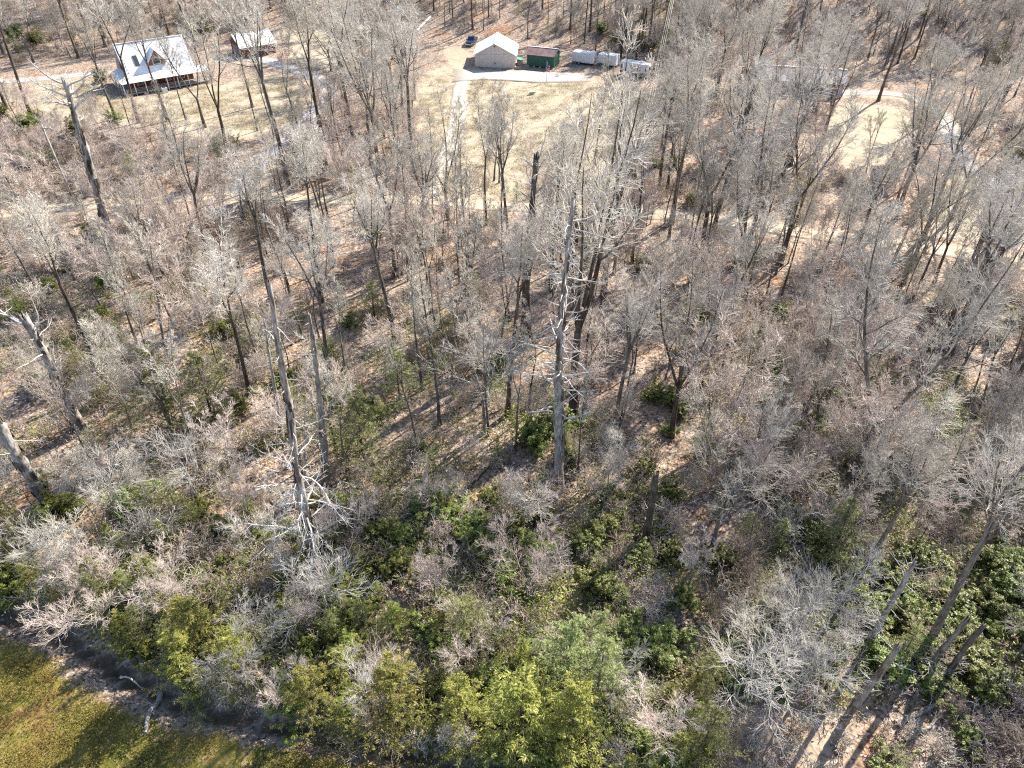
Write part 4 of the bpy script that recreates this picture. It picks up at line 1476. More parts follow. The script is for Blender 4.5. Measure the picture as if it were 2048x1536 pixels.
# ------------------------------------------------------------------ dead snags
def snag(px, py, top, r0, r1, label, spec, seed, name='dead_snag', sharp=True, mat='dead', wob=0.014, curve=0.0, tx=None):
    """broken dead trunk; spec: list of (count, z0, z1, len0, len1, rise, twigs, radius) for its branches"""
    r = np.random.default_rng(seed)
    p = ground_at(px, py)
    h = height_to(p, top)
    g = empty(name, p, 0, label, 'dead tree', 'standing dead trees')
    n = 36
    P = walk(r, np.array([[0, 0, -0.4]]), np.array([[curve, 0, 1.0]]), np.array([h + 0.4]), n, wob, 0.10)
    t = np.linspace(0, 1, n)
    P[0, :, :2] -= t[:, None] * P[0, -1:, :2]
    if tx is not None:
        dp = p.y * math.cos(PITCH) - (p.z + h - CAM_H) * math.sin(PITCH)
        P[0, :, 0] += t * ((tx - 1024) / FPX * dp - p.x)
    Rt = (r0 + (r1 - r0) * t ** 0.85) * (1 + 0.45 * np.exp(-t * 22)) * (1 + r.normal(0, 0.035, n))
    T = Tubes()
    T.add(P, Rt[None], 11)
    V = np.concatenate(T.V)
    V = V.reshape(n, 11, 3)
    th = np.arange(11) * 2 * math.pi / 11
    zz = np.arange(n)[:, None]
    low = 0.14 * np.sin(th[None] * 2 + zz * 0.35 + r.uniform(0, 6)) + 0.10 * np.sin(th[None] * 3 - zz * 0.8 + r.uniform(0, 6))
    V += (V - P[0][:, None, :]) * (low[..., None] + r.normal(0, 0.10, (n, 11, 1)))
    V[-1, :, 2] += r.uniform(-0.1, 0.9, 11) * r1 * 3.5
    c = len(V.reshape(-1, 3))
    Vv = np.concatenate([V.reshape(-1, 3), P[0][-1:] - np.array([[0, 0, r1 * 1.2]])])
    tri = np.array([[(n - 1) * 11 + i, (n - 1) * 11 + (i + 1) % 11, c] for i in range(11)])
    link('trunk', np_mesh('trunk', Vv, np.concatenate(T.Q), [M[mat]], False, tri), g)
    for k in range(26 if r0 > 0.38 else 0):
        f0 = r.uniform(0.02, 0.9) * (n - 2)
        i0 = int(f0)
        i1 = min(i0 + int(r.integers(1, 4)), n - 1)
        a0, da = r.uniform(0, 6.28), r.uniform(0.35, 0.9)
        vs, fs = [], []
        for jj, ii in enumerate(range(i0, i1 + 1)):
            for kk in range(4):
                an = a0 + da * kk / 3 + r.normal(0, 0.06)
                rr_ = Rt[ii] * (1.13 + 0.10 * (kk in (0, 3)) + r.uniform(0, 0.08))
                vs.append((P[0][ii][0] + rr_ * math.cos(an), P[0][ii][1] + rr_ * math.sin(an), P[0][ii][2] + r.normal(0, 0.08)))
            if jj:
                for kk in range(3):
                    c0 = (jj - 1) * 4 + kk
                    fs.append((c0, c0 + 1, c0 + 5, c0 + 4))
        if fs:
            MB().add(vs, fs).build('bark_strip', M['bark_brown' if k % 3 else 'bark_grey'], g)
    for (cnt, z0, z1, l0, l1, rise, tw, rad) in spec:
        for k in range(cnt):
            z = z0 + (z1 - z0) * (k + r.uniform(0.1, 0.9)) / cnt
            f = z * (n - 1)
            i = min(int(f), n - 2)
            w = f - i
            S = P[0][i] * (1 - w) + P[0][i + 1] * w
            rr = Rt[i]
            a = k * 2.4 + r.uniform(-0.8, 0.8)
            d = np.array([math.cos(a), math.sin(a), rise + r.normal(0, 0.18)])
            d /= np.linalg.norm(d)
            L = r.uniform(l0, l1)
            Pb = walk(r, (S + d * rr * 0.5)[None], d[None], np.array([L + rr * 0.5]), 7, 0.16 if L > 1.6 else 0.07, 0.02 if rise > -0.2 else 0.09)
            rb = rad * r.uniform(0.7, 1.2) * (0.6 + 0.4 * min(L / 3.0, 1.3))
            Rb = rb * np.linspace(1, 0.28, 7)[None]
            B = Tubes()
            B.add(Pb, Rb, 6)
            if tw and L > 1.0:
                P2, R2, L2 = grow(r, Pb, Rb, np.array([L]), tw, 0.25, 1.0, 0.5, 1.1, 0.18, 0.45, 5, 0.2, 0.0, 0.62, 0.014, 0.35, 0.4)
                B.add(P2, R2, 5)
                P3, R3, L3 = grow(r, P2, R2, L2, 3, 0.3, 1.0, 0.5, 1.1, 0.3, 0.7, 3, 0.2, 0.0, 0.6, 0.014, 0.5, 0.4)
                B.add(P3, R3, 4)
            link('branch', B.mesh('branch', M['dead_pale']), g)
    return g


snag(1115, 978, 398, 0.50, 0.10, 'tallest bleached dead snag bristling with short white branches near the centre',
     [(30, 0.30, 0.66, 1.4, 3.6, 0.10, 0, 0.075), (36, 0.45, 0.97, 0.7, 2.4, 0.15, 0, 0.06), (14, 0.5, 0.95, 1.8, 3.2, 0.05, 2, 0.065), (8, 0.30, 0.5, 0.3, 1.0, -0.2, 0, 0.05)], 11, mat='dead', tx=1146)
snag(632, 1150, 572, 0.40, 0.13, 'broken dead snag with tangled bleached limbs around its lower trunk',
     [(15, 0.18, 0.46, 2.4, 4.8, 0.0, 8, 0.075), (14, 0.12, 0.46, 1.2, 3.4, -0.25, 6, 0.05), (14, 0.36, 0.64, 1.2, 3.2, 0.1, 4, 0.045), (16, 0.5, 0.99, 0.25, 0.9, 0.15, 0, 0.05), (3, 0.80, 0.93, 1.4, 2.6, 0.0, 1, 0.05)], 12, tx=540)
snag(656, 966, 632, 0.36, 0.13, 'branchless dead trunk with peeling brown bark just behind the tangled snag',
     [(8, 0.55, 0.98, 0.3, 1.0, 0.3, 0, 0.035)], 13, mat='bark_pale', tx=618)
snag(566, 885, 640, 0.26, 0.06, 'thin grey dead stem left of the tangled snag',
     [(14, 0.3, 0.97, 0.5, 2.2, 0.2, 2, 0.04)], 14, tx=528)
snag(610, 990, 800, 0.12, 0.04, 'short bleached dead sapling between the tangled snag and branchless trunk',
     [(12, 0.25, 0.97, 0.4, 1.3, 0.35, 1, 0.03)], 15, mat='dead_pale', tx=612)
snag(1050, 692, 318, 0.55, 0.24, 'thick dark dead trunk with upright shoots standing below the dry lawn',
     [(14, 0.62, 0.98, 2.2, 5.0, 1.3, 5, 0.08), (10, 0.4, 0.9, 0.6, 2.6, 0.1, 1, 0.05)], 16, mat='bark_grey', tx=1072)
snag(229, 508, 165, 0.62, 0.30, 'huge smooth pale dead trunk with broken top rising by the utility pole',
     [(10, 0.86, 1.0, 3.0, 6.0, 0.7, 7, 0.11), (5, 0.6, 0.9, 0.4, 1.6, 0.1, 0, 0.06)], 17, mat='dead', tx=132)
snag(165, 862, 640, 0.55, 0.30, 'thick grey dead trunk at far left with broken crown and white stubs',
     [(10, 0.45, 1.0, 0.8, 3.2, 0.4, 2, 0.06), (3, 0.9, 1.0, 3.5, 6.0, 0.9, 5, 0.09)], 18, tx=52)
snag(100, 1012, 800, 0.56, 0.36, 'thick grey dead trunk cut by the left edge of the frame',
     [(8, 0.4, 1.0, 0.8, 2.8, 0.2, 2, 0.06)], 19, tx=-30)
snag(1727, 1312, 1122, 0.24, 0.12, 'leaning grey snag with pale side branches above laurel on the lower right',
     [(14, 0.25, 0.98, 0.8, 2.4, 0.15, 2, 0.04), (8, 0.85, 1.0, 0.6, 1.5, 0.8, 1, 0.035)], 20, tx=1830)
snag(1685, 1445, 1295, 0.27, 0.16, 'broken stump with splintered top beside the bare patch on lower right',
     [(3, 0.4, 0.9, 0.6, 1.5, 0.1, 1, 0.06)], 21, 'broken_stump', mat='bark_pale', tx=1795)
snag(1856, 1335, 1238, 0.22, 0.14, 'left of the two broken trunks standing in lower right laurel',
     [(4, 0.2, 0.8, 0.5, 1.4, 0.1, 1, 0.04)], 22, 'broken_stump', mat='bark_pale', tx=1935)
snag(1886, 1362, 1250, 0.22, 0.14, 'right of the two broken trunks standing in lower right laurel',
     [(3, 0.2, 0.8, 0.4, 1.0, 0.1, 0, 0.04)], 23, 'broken_stump', mat='bark_grey', tx=1968)
snag(1288, 1092, 955, 0.32, 0.24, 'stout brown dead trunk standing in brush right of the tallest snag',
     [(4, 0.3, 0.95, 0.5, 1.2, 0.2, 1, 0.05)], 24, 'broken_stump', mat='bark_brown', tx=1312)


def fallen_log(px0, py0, px1, py1, r0, label, mat='dead', twigs=4, seed=0, lift=0.0):
    r = np.random.default_rng(900 + seed)
    a, b = ground_at(px0, py0), ground_at(px1, py1)
    g = empty('fallen_log', a, 0, label, 'log', 'fallen logs')
    n = 9
    t = np.linspace(0, 1, n)
    P = np.array(a)[None] * (1 - t)[:, None] + np.array(b)[None] * t[:, None]
    P[:, :2] += r.normal(0, 0.06, (n, 2))
    P[:, 2] = terrain(P[:, 0], P[:, 1]) + r0 * 0.75 + lift * np.sin(t * math.pi)
    P -= np.array(a)[None]
    Rt = r0 * np.linspace(1, 0.45, n)
    T = Tubes()
    T.add(P[None], Rt[None], 9)
    link('trunk', T.mesh('trunk', M[mat]), g)
    if twigs:
        L = np.array([float(np.linalg.norm(P[-1]))])
        P2, R2, L2 = grow(r, P[None], Rt[None], L, twigs, 0.3, 1.0, 0.5, 1.1, 0.15, 0.4, 5, 0.15, 0.05, 0.55, 0.015, 0.3, 0.3)
        for k in range(len(P2)):
            B = Tubes()
            B.add(P2[k:k + 1], R2[k:k + 1], 5)
            P3, R3, L3 = grow(r, P2[k:k + 1], R2[k:k + 1], L2[k:k + 1], 4, 0.3, 1.0, 0.4, 1.0, 0.3, 0.6, 3, 0.15, 0.03, 0.6, 0.01, 0.5, 0.3)
            B.add(P3, R3, 4)
            link('branch', B.mesh('branch', M['dead_pale']), g)


fallen_log(325, 1388, 290, 1470, 0.20, 'pale fallen log bridging the creek bank onto the lawn', 'dead', 5, 1, 0.1)
fallen_log(240, 1358, 285, 1378, 0.09, 'thin white branch lying across the dark creek', 'dead_pale', 2, 2, 0.9)
fallen_log(1790, 1450, 1978, 1368, 0.2, 'pale shattered fallen trunk below the broken stumps on lower right', 'dead', 12, 3, 0.2)
fallen_log(1745, 1520, 1885, 1435, 0.16, 'thin fallen pole parallel to the shattered trunk, lower right corner', 'dead', 6, 4, 0.2)
fallen_log(1150, 850, 1245, 800, 0.10, 'dark fallen branch on leaf litter right of the tallest snag', 'bark_brown', 4, 5)
fallen_log(880, 1040, 1010, 900, 0.14, 'fallen trunk in brush left of the tallest snag', 'bark_brown', 4, 6)
fallen_log(1430, 745, 1530, 775, 0.12, 'fallen branch among shrubs right of the centre clearing', 'bark_grey', 5, 7)
fallen_log(1850, 690, 1990, 735, 0.14, 'fallen trunk across open leaf litter on the right', 'bark_grey', 4, 8)
fallen_log(480, 985, 560, 1010, 0.12, 'fallen limb on orange leaves left of the tangled snag', 'dead', 4, 9)
fallen_log(1560, 905, 1660, 950, 0.12, 'pale broken limb below the big forked tree on the right', 'dead', 4, 10)

# ------------------------------------------------------------------ single trees one can pick out in the photograph
for a in (
    ('tall', 278, 246, -40, 'tall tree standing on lawn edge in front of cabin porch', 0),
    ('tall', 336, 243, 10, 'tall tree before the cabin dormer on lawn edge', 1),
    ('tall', 232, 238, 20, 'tall tree before the left end of cabin porch', 5),
    ('slender', 372, 240, 40, 'slender tree before the right half of cabin', 4),
    ('tall', 505, 215, -10, 'tall tree in front of the small outbuilding roof', 3),
    ('forked', 410, 255, 20, 'double stemmed tree before the right end of cabin', 0),
    ('forked', 455, 305, 15, 'forked tree with wide limbs between cabin and small outbuilding', 1),
    ('tall', 577, 372, -20, 'very tall straight tree in front of the small outbuilding', 2),
    ('slender', 515, 262, 95, 'slender tree left of the grey drive bend', 0),
    ('slender', 548, 275, 110, 'slender tree beside the grey drive', 1),
    ('slender', 612, 318, 60, 'slender tree right beside the lower grey drive', 2),
    ('tall', 652, 335, -10, 'tall thin tree at right edge of the grey drive', 3),
    ('tall', 706, 275, -60, 'tall dark trunked tree left of the big spreading tree', 4),
    ('forked', 760, 348, 0, 'big spreading tree left of the pale gravel driveway', 2),
    ('slender', 690, 340, 120, 'slender tree at the foot of the big spreading tree', 3),
    ('forked', 830, 200, 60, 'low spreading tree with long limbs at top of driveway', 3),
    ('slender', 816, 415, 175, 'slender tree left of where driveway meets dirt road', 4),
    ('slender', 866, 440, 215, 'slender tree standing at mouth of the gravel driveway', 0),
    ('forked', 896, 440, 190, 'dark forked tree leaning over mouth of the gravel driveway', 4),
    ('slender', 988, 362, 165, 'left of the twin thin trees on lower dry lawn', 1),
    ('slender', 998, 366, 190, 'right of the twin thin trees on lower dry lawn', 2),
    ('forked', 1146, 834, 165, 'large dark curving forked tree right behind the tallest snag', 5),
    ('tall', 1206, 594, 180, 'tall tree above the large dark forked tree', 5),
    ('forked', 1190, 430, 205, 'tall forked tree at lower right corner of dry lawn', 0),
    ('slender', 1188, 335, 95, 'thin tree on dry lawn in front of the trailers', 0),
    ('forked', 1265, 420, 160, 'pale crowned forked tree below the camper', 3),
    ('tall', 1342, 448, 60, 'tall tree right of lawn beside the dirt road', 1),
    ('tall', 1425, 470, 120, 'tall tree on the dirt road edge right of centre', 2),
    ('forked', 1490, 520, 120, 'forked tree just below the dirt road on the right', 0),
    ('forked', 1560, 530, 200, 'pale forked tree beside the tall narrow hemlock', 3),
    ('tall', 1470, 330, 0, 'tall tree in the thicket between camper and long house', 3),
    ('forked', 1580, 330, 20, 'forked tree in front of the long house', 1),
    ('forked', 1640, 300, 40, 'multi stemmed tree before right half of long house', 5),
    ('tall', 1756, 202, -60, 'tall leaning tree at edge of the grey road', 4),
    ('slender', 1730, 332, 215, 'dark forked slender tree in clearing above the woodshed', 3),
    ('tall', 1845, 480, 150, 'tall tree just right of the woodshed', 5),
    ('forked', 1790, 440, 120, 'forked tree leaning over the woodshed', 2),
    ('forked', 1900, 440, 110, 'big spreading tree left of the grey road bend', 4),
    ('slender', 1955, 470, 390, 'small slender tree in clearing below the grey road bend', 4),
    ('forked', 1702, 958, 440, 'largest forked tree on the right with pale upswept limbs', 0),
    ('forked', 1342, 874, 525, 'dark two stemmed tree right of the centre clearing', 1),
    ('tall', 1225, 888, 560, 'thin trunked tree with fan crown right of the tallest snag', 2),
    ('slender', 1240, 860, 610, 'slender tree close behind the fan crowned tree', 1),
    ('slender', 1170, 770, 480, 'slender tree in the leaf strewn clearing at centre', 2),
    ('tall', 1015, 830, 440, 'straight thin tree left of the tallest snag', 3),
    ('pale', 968, 868, 660, 'short tree with crooked white lower limbs left of tallest snag', 0),
    ('slender', 905, 800, 520, 'slender tree in the group left of centre', 3),
    ('slender', 880, 850, 500, 'pale thin stemmed tree in the group left of centre', 0),
    ('slender', 845, 780, 480, 'slender tree above the green hemlocks left of centre', 4),
    ('tall', 660, 750, 430, 'tall tree behind the branchless dead trunk', 4),
    ('tall', 500, 790, 440, 'tall straight tree left behind the tangled snag', 0),
    ('slender', 700, 790, 560, 'slender tree right of the branchless dead trunk', 1),
    ('forked', 358, 890, 640, 'leaning forked tree with pale crown left of yellow hemlock', 2),
    ('slender', 150, 560, 390, 'thin bent tree below the utility pole', 2),
    ('pale', 400, 1020, 870, 'crooked white limbed tree left of the tangled snag', 1),
    ('pale', 250, 1060, 930, 'pale tree with sweeping white branches in left thicket', 2),
    ('tall', 1815, 800, 560, 'dark trunked tree on open leaf litter at right', 3),
    ('tall', 1882, 830, 590, 'second dark trunked tree on open leaf litter at right', 4),
    ('slender', 1945, 850, 600, 'slender tree near the right edge on open leaf litter', 3),
    ('tall', 2005, 800, 500, 'tall tree cut by right edge above open leaf litter', 5),
    ('tall', 1720, 1160, 860, 'dark trunked tree with wide pale crown above lower right laurel', 1),
    ('tall', 1850, 1300, 900, 'long leaning trunk reaching the right edge above laurel', 2),
    ('forked', 1420, 1110, 830, 'large tree with broad pinkish crown right of centre', 4),
    ('pale', 1450, 1440, 1290, 'wide white branched bare tree at bottom right of centre', 3),
    ('pale', 1610, 1330, 1150, 'crooked white branched tree left of the leaning snag', 0),
    ('pale', 1580, 1420, 1290, 'small crooked white tree above the bare patch', 1),
):
    hero(*a[:5], var=a[5])

for a in (
    ('hemlock', 1592, 455, 318, 'tall narrow hemlock beside the dirt road on the right', 0, 0.9),
    ('hemlock', 1840, 925, 790, 'large pale green hemlock on right below open leaf litter', 1, 1.7),
    ('hemlock', 430, 850, 700, 'bright yellow green hemlock in left thicket', 2, 1.4),
    ('hemlock', 350, 870, 690, 'dull green hemlock beside the bright one in left thicket', 3, 1.3),
    ('hemlock', 730, 930, 780, 'soft green hemlock right of the branchless dead trunk', 0, 1.4),
    ('hemlock', 800, 800, 700, 'low green hemlock above the soft one, left of centre', 1, 1.5),
    ('hemlock', 750, 640, 560, 'pale hemlock sapling in the woods left of centre', 2, 1.4),
    ('yellowpine', 712, 395, 330, 'yellow green evergreen left of driveway by the dirt road', 0, 0.9),
    ('hemlock', 1032, 412, 365, 'small dark evergreen on lower edge of dry lawn', 3, 1.0),
    ('hemlock', 1625, 165, 92, 'yellowish evergreen tree behind the long house', 1, 1.2),
    ('hemlock', 1660, 1120, 1000, 'pale green hemlock right of the broad pinkish tree', 2, 1.2),
    ('hemlock', 1550, 1100, 1040, 'pale hemlock under the broad pinkish tree', 0, 1.3),
    ('yellowpine', 1040, 1500, 1350, 'brightest yellow green evergreen at bottom centre', 0, 1.2),
    ('yellowpine', 1130, 1520, 1380, 'yellow green evergreen right of brightest one at bottom', 1, 1.1),
    ('hemlock', 1130, 1400, 1240, 'tall soft green hemlock at bottom centre', 1, 1.2),
    ('hemlock', 1190, 1440, 1290, 'soft green hemlock right beside the tall one at bottom', 2, 1.2),
    ('yellowpine', 800, 1450, 1320, 'yellow green evergreen on the creek bank left of centre', 2, 1.2),
    ('yellowpine', 640, 1440, 1340, 'yellow tipped evergreen over the creek bank', 3, 1.2),
    ('yellowpine', 500, 1370, 1270, 'tallest yellow tipped evergreen above the fallen log', 0, 1.2),
    ('yellowpine', 420, 1300, 1190, 'yellow green evergreen on bank above the creek', 1, 1.3),
    ('yellowpine', 390, 1370, 1270, 'yellow evergreen directly above the fallen log', 2, 1.2),
    ('hemlock', 230, 1200, 1110, 'dull green hemlock on bank at far left', 3, 1.4),
    ('hemlock', 330, 1210, 1120, 'green hemlock on bank left of the white limbed trees', 0, 1.4),
    ('hemlock', 940, 1320, 1200, 'grey green hemlock left of the bottom centre evergreens', 1, 1.3),
    ('yellowpine', 940, 1480, 1370, 'yellowish evergreen left of the brightest one at bottom', 3, 1.2),
    ('hemlock', 1390, 1530, 1420, 'soft hemlock on the bottom edge right of centre', 2, 1.2),
    ('hemlock', 2030, 330, 240, 'dark evergreen at right edge beside the grey road', 2, 1.5),
    ('hemlock', 1800, 1330, 1260, 'small grey green pine between the snags on lower right', 3, 1.1),
    ('hemlock', 1740, 420, 380, 'small green sapling left of the woodshed', 0, 1.1),
    ('hemlock', 290, 410, 300, 'thin green evergreen below the cabin lawn', 1, 0.8),
):
    hero(*a[:5], var=a[5], wide=a[6])

# ------------------------------------------------------------------ filling the woods
AVOID = [(ground_at(995, 125), 8.5), (ground_at(1083, 128), 5.5), (ground_at(1163, 125), 4.5), (ground_at(1212, 128), 4.5), (ground_at(1270, 148), 5.5),
         (ground_at(300, 140), 12.0), (ground_at(500, 110), 6.5), (ground_at(938, 92), 4.5), (ground_at(1760, 370), 3.5), (ground_at(1560, 175), 6.5), (ground_at(1620, 178), 6.5), (ground_at(1670, 180), 6.0)]


def free(x, y, lawn_ok=False, margin=0.7):
    x = np.atleast_1d(x)
    y = np.atleast_1d(y)
    ok = np.ones(len(x), bool)
    for p, w in PATHS:
        ok &= seg_dist(x, y, p) > w + margin
    for p in PADS:
        ok &= signed_poly(x, y, p) < -margin
    if not lawn_ok:
        for p in LAWN_POLYS:
            ok &= signed_poly(x, y, p) < -0.3
        ok &= signed_poly(x, y, GREEN_POLY) < 0.2
    for c, rad in AVOID:
        ok &= np.hypot(x - c.x, y - c.y) > rad
    ok &= seg_dist(x, y, DITCH) > 0.55
    return ok


def scatter(poly_px, n, mind, lawn_ok=False):
    poly = gpoly(poly_px)
    A = np.array(poly)
    lo, hi = A.min(0), A.max(0)
    out = []
    tries = 0
    while len(out) < n and tries < 60:
        tries += 1
        c = rng.uniform(lo, hi, (400, 2))
        ok = (signed_poly(c[:, 0], c[:, 1], poly) > 0) & free(c[:, 0], c[:, 1], lawn_ok)
        for q in c[ok]:
            if len(out) >= n:
                break
            if all((q[0] - w[0]) ** 2 + (q[1] - w[1]) ** 2 > mind * mind for w in out):
                out.append(q)
    return out


def fill(poly_px, spec):
    for kind, n, h0, h1, mind in spec:
        for q in scatter(poly_px, n, mind):
            plant(kind, float(q[0]), float(q[1]), rng.uniform(h0, h1), wide=rng.uniform(0.8, 1.3))


# left woods below the dirt road
fill([(-230, 470), (560, 425), (560, 700), (560, 1000), (-330, 1000)], [('young', 28, 7, 12, 2.4), ('slender', 22, 11, 17, 2.6), ('tall', 4, 15, 19, 5), ('brush', 31, 2.2, 4.2, 1.5), ('laurel', 14, 1.4, 2.4, 1.8), ('pinkbrush', 20, 2.2, 4, 2), ('pale', 3, 7, 11, 4), ('hemlock', 12, 3, 6.5, 3)])
fill([(-330, 1000), (560, 1000), (720, 1150), (300, 1290), (60, 1230), (-300, 1100)], [('brush', 20, 2.0, 4.0, 1.3), ('laurel', 26, 1.6, 2.8, 1.4), ('hemlock', 14, 2.6, 5, 1.8), ('yellowpine', 6, 2.2, 3.6, 2), ('pale', 3, 5, 8, 2.5), ('young', 8, 5, 8, 2.5)])
# centre woods
fill([(560, 430), (1380, 450), (1380, 700), (560, 700)], [('young', 22, 7, 12, 2.4), ('slender', 34, 11, 18, 2.2), ('tall', 8, 15, 20, 4), ('brush', 10, 2, 3.6, 1.6), ('pinkbrush', 18, 2, 3.6, 1.6), ('hemlock', 4, 3, 5, 4), ('laurel', 8, 1.6, 2.6, 2)])
fill([(560, 700), (1380, 700), (1330, 1000), (600, 1000)], [('young', 10, 6, 10, 2.4), ('slender', 14, 9, 14, 2.5), ('brush', 11, 1.6, 3.2, 1.4), ('pinkbrush', 14, 1.6, 3, 1.5), ('laurel', 18, 1.3, 2.4, 1.4), ('hemlock', 9, 2.6, 5, 2.4)])
fill([(620, 1000), (1330, 1000), (1400, 1250), (1000, 1250), (640, 1220)], [('brush', 14, 1.6, 3.0, 1.1), ('pinkbrush', 22, 1.6, 3.0, 1.1), ('laurel', 30, 1.6, 2.8, 1.1), ('young', 8, 5, 8, 2), ('hemlock', 8, 2.2, 4, 2), ('yellowpine', 5, 1.8, 3, 2)])
# bank above the creek
fill([(300, 1230), (640, 1230), (1000, 1260), (1420, 1270), (1420, 1640), (1000, 1545), (760, 1478), (560, 1432), (390, 1385)], [('yellowpine', 26, 2.2, 4.2, 1.2), ('hemlock', 18, 2.6, 4.8, 1.3), ('laurel', 44, 1.8, 3.0, 1.0), ('brush', 14, 1.8, 3.2, 1.0), ('pale', 5, 4.5, 7, 1.8), ('young', 6, 4, 6, 2)])
fill([(-120, 1100), (380, 1190), (430, 1330), (330, 1330), (60, 1225), (-120, 1165)], [('young', 3, 5, 7, 2.2), ('hemlock', 10, 2.8, 5, 1.6), ('laurel', 16, 1.5, 2.6, 1.2), ('yellowpine', 8, 2.2, 3.8, 1.6)])
# right woods
fill([(1380, 480), (1700, 505), (2260, 600), (2260, 700), (1780, 700), (1760, 900), (1380, 900)], [('young', 26, 7, 12, 2.3), ('slender', 28, 10, 17, 2.4), ('tall', 8, 15, 20, 4), ('forked', 6, 14, 18, 5), ('brush', 19, 2, 4, 1.5), ('laurel', 14, 1.4, 2.4, 1.8), ('hemlock', 6, 3, 5.5, 3), ('pinkbrush', 14, 2, 3.5, 2)])
fill([(1780, 560), (2300, 600), (2300, 860), (1780, 860)], [('slender', 20, 9, 16, 2.0), ('tall', 8, 14, 19, 3.5), ('brush', 3, 1.5, 2.5, 2)])
fill([(1380, 900), (2280, 870), (2280, 1100), (1700, 1120), (1400, 1260)], [('slender', 10, 9, 14, 2.5), ('young', 20, 6, 11, 2.0), ('pale', 4, 6, 10, 3), ('brush', 19, 2, 3.8, 1.3), ('pinkbrush', 10, 2, 3.5, 1.6), ('laurel', 14, 1.4, 2.4, 1.5), ('hemlock', 9, 3, 5.5, 2.5)])
fill([(1640, 1150), (2280, 1080), (2280, 1380), (1900, 1400), (1700, 1330)], [('laurel', 60, 1.5, 2.9, 0.85), ('pale', 2, 6, 9, 2.5), ('brush', 5, 2, 3.4, 1.4)])
fill([(1420, 1250), (1700, 1250), (1660, 1390), (1430, 1420)], [('laurel', 12, 1.4, 2.2, 1.2), ('brush', 9, 1.6, 3.0, 1.0), ('pale', 1, 5, 7, 2)])
fill([(1700, 1440), (2280, 1380), (2280, 1700), (1640, 1700)], [('brush', 9, 1.2, 2.4, 1.2), ('laurel', 10, 1.0, 1.8, 1.4), ('pale', 1, 4, 6, 2)])
# between the dirt road and the lawns
fill([(-260, 250), (160, 262), (470, 292), (560, 300), (470, 382), (-240, 430)], [('young', 20, 6, 10, 2.8), ('slender', 7, 10, 15, 4), ('brush', 19, 2, 4, 2), ('pinkbrush', 14, 2, 4, 2.2), ('laurel', 10, 2, 3.2, 2.5)])
fill([(600, 250), (650, 230), (830, 200), (845, 395), (520, 392)], [('young', 16, 7, 11, 2.8), ('slender', 14, 12, 18, 3), ('tall', 5, 18, 24, 5), ('brush', 6, 2, 3.5, 2.5), ('pinkbrush', 8, 2, 3.5, 2.5)])
fill([(640, 60), (850, 60), (850, 200), (690, 230), (660, 160)], [('forked', 5, 15, 20, 6), ('tall', 6, 16, 22, 5), ('young', 7, 7, 11, 4), ('slender', 5, 12, 16, 4)])
fill([(880, 420), (1360, 442), (1360, 470), (880, 440)], [('slender', 8, 7, 11, 2.2), ('young', 8, 5, 8, 2.2)])
# behind the cabin
fill([(-260, -40), (880, -40), (880, 40), (560, 55), (440, 80), (160, 120), (-260, 150)], [('tall', 44, 16, 23, 4.5), ('forked', 22, 15, 21, 6), ('young', 46, 8, 12, 3.5), ('brush', 16, 2.5, 4.5, 3.5), ('hemlock', 7, 5, 9, 6), ('laurel', 16, 2.5, 4, 4)])
fill([(-200, 205), (60, 212), (160, 255), (60, 300), (-220, 300)], [('young', 6, 6, 9, 3), ('laurel', 8, 2, 3.5, 2.5), ('tall', 3, 18, 24, 6)])
# slope behind garage and trailers
fill([(885, -40), (1330, -40), (1330, 130), (1130, 96), (1000, 64), (890, 75)], [('slender', 36, 9, 14, 3), ('tall', 18, 13, 18, 5), ('young', 12, 6, 9, 4), ('brush', 9, 1.5, 3, 4), ('hemlock', 7, 3, 6, 5)])
fill([(1170, 55), (1420, 50), (1420, 150), (1330, 140), (1230, 112)], [('hemlock', 12, 4, 8, 2.5), ('tall', 16, 14, 19, 4), ('young', 10, 7, 10, 3), ('laurel', 12, 2, 3.2, 2.5), ('brush', 4, 2, 4, 3)])
fill([(1330, -40), (2250, -40), (2250, 120), (1750, 150), (1500, 118), (1330, 130)], [('tall', 52, 13, 20, 4.5), ('young', 54, 7, 11, 3.5), ('slender', 18, 10, 15, 4), ('forked', 14, 14, 18, 6), ('brush', 11, 2, 4, 4), ('hemlock', 5, 4, 7, 6)])
# right of the dry lawn, around the long house
fill([(1330, 150), (1500, 150), (1640, 210), (1650, 440), (1250, 418), (1330, 260)], [('tall', 12, 14, 20, 4.5), ('forked', 5, 14, 19, 6), ('young', 26, 7, 11, 3), ('slender', 8, 10, 15, 4), ('brush', 14, 2, 4, 2.5), ('laurel', 6, 1.8, 3, 3)])
fill([(1690, 220), (2250, 240), (2250, 480), (1850, 470), (1650, 440)], [('tall', 12, 14, 19, 4), ('young', 16, 6, 10, 3), ('slender', 9, 9, 14, 4), ('brush', 6, 1.8, 3.2, 4)])
fill([(1960, 60), (2260, 60), (2260, 380), (2040, 330)], [('tall', 14, 14, 20, 4), ('young', 16, 7, 11, 3), ('hemlock', 8, 5, 9, 4)])
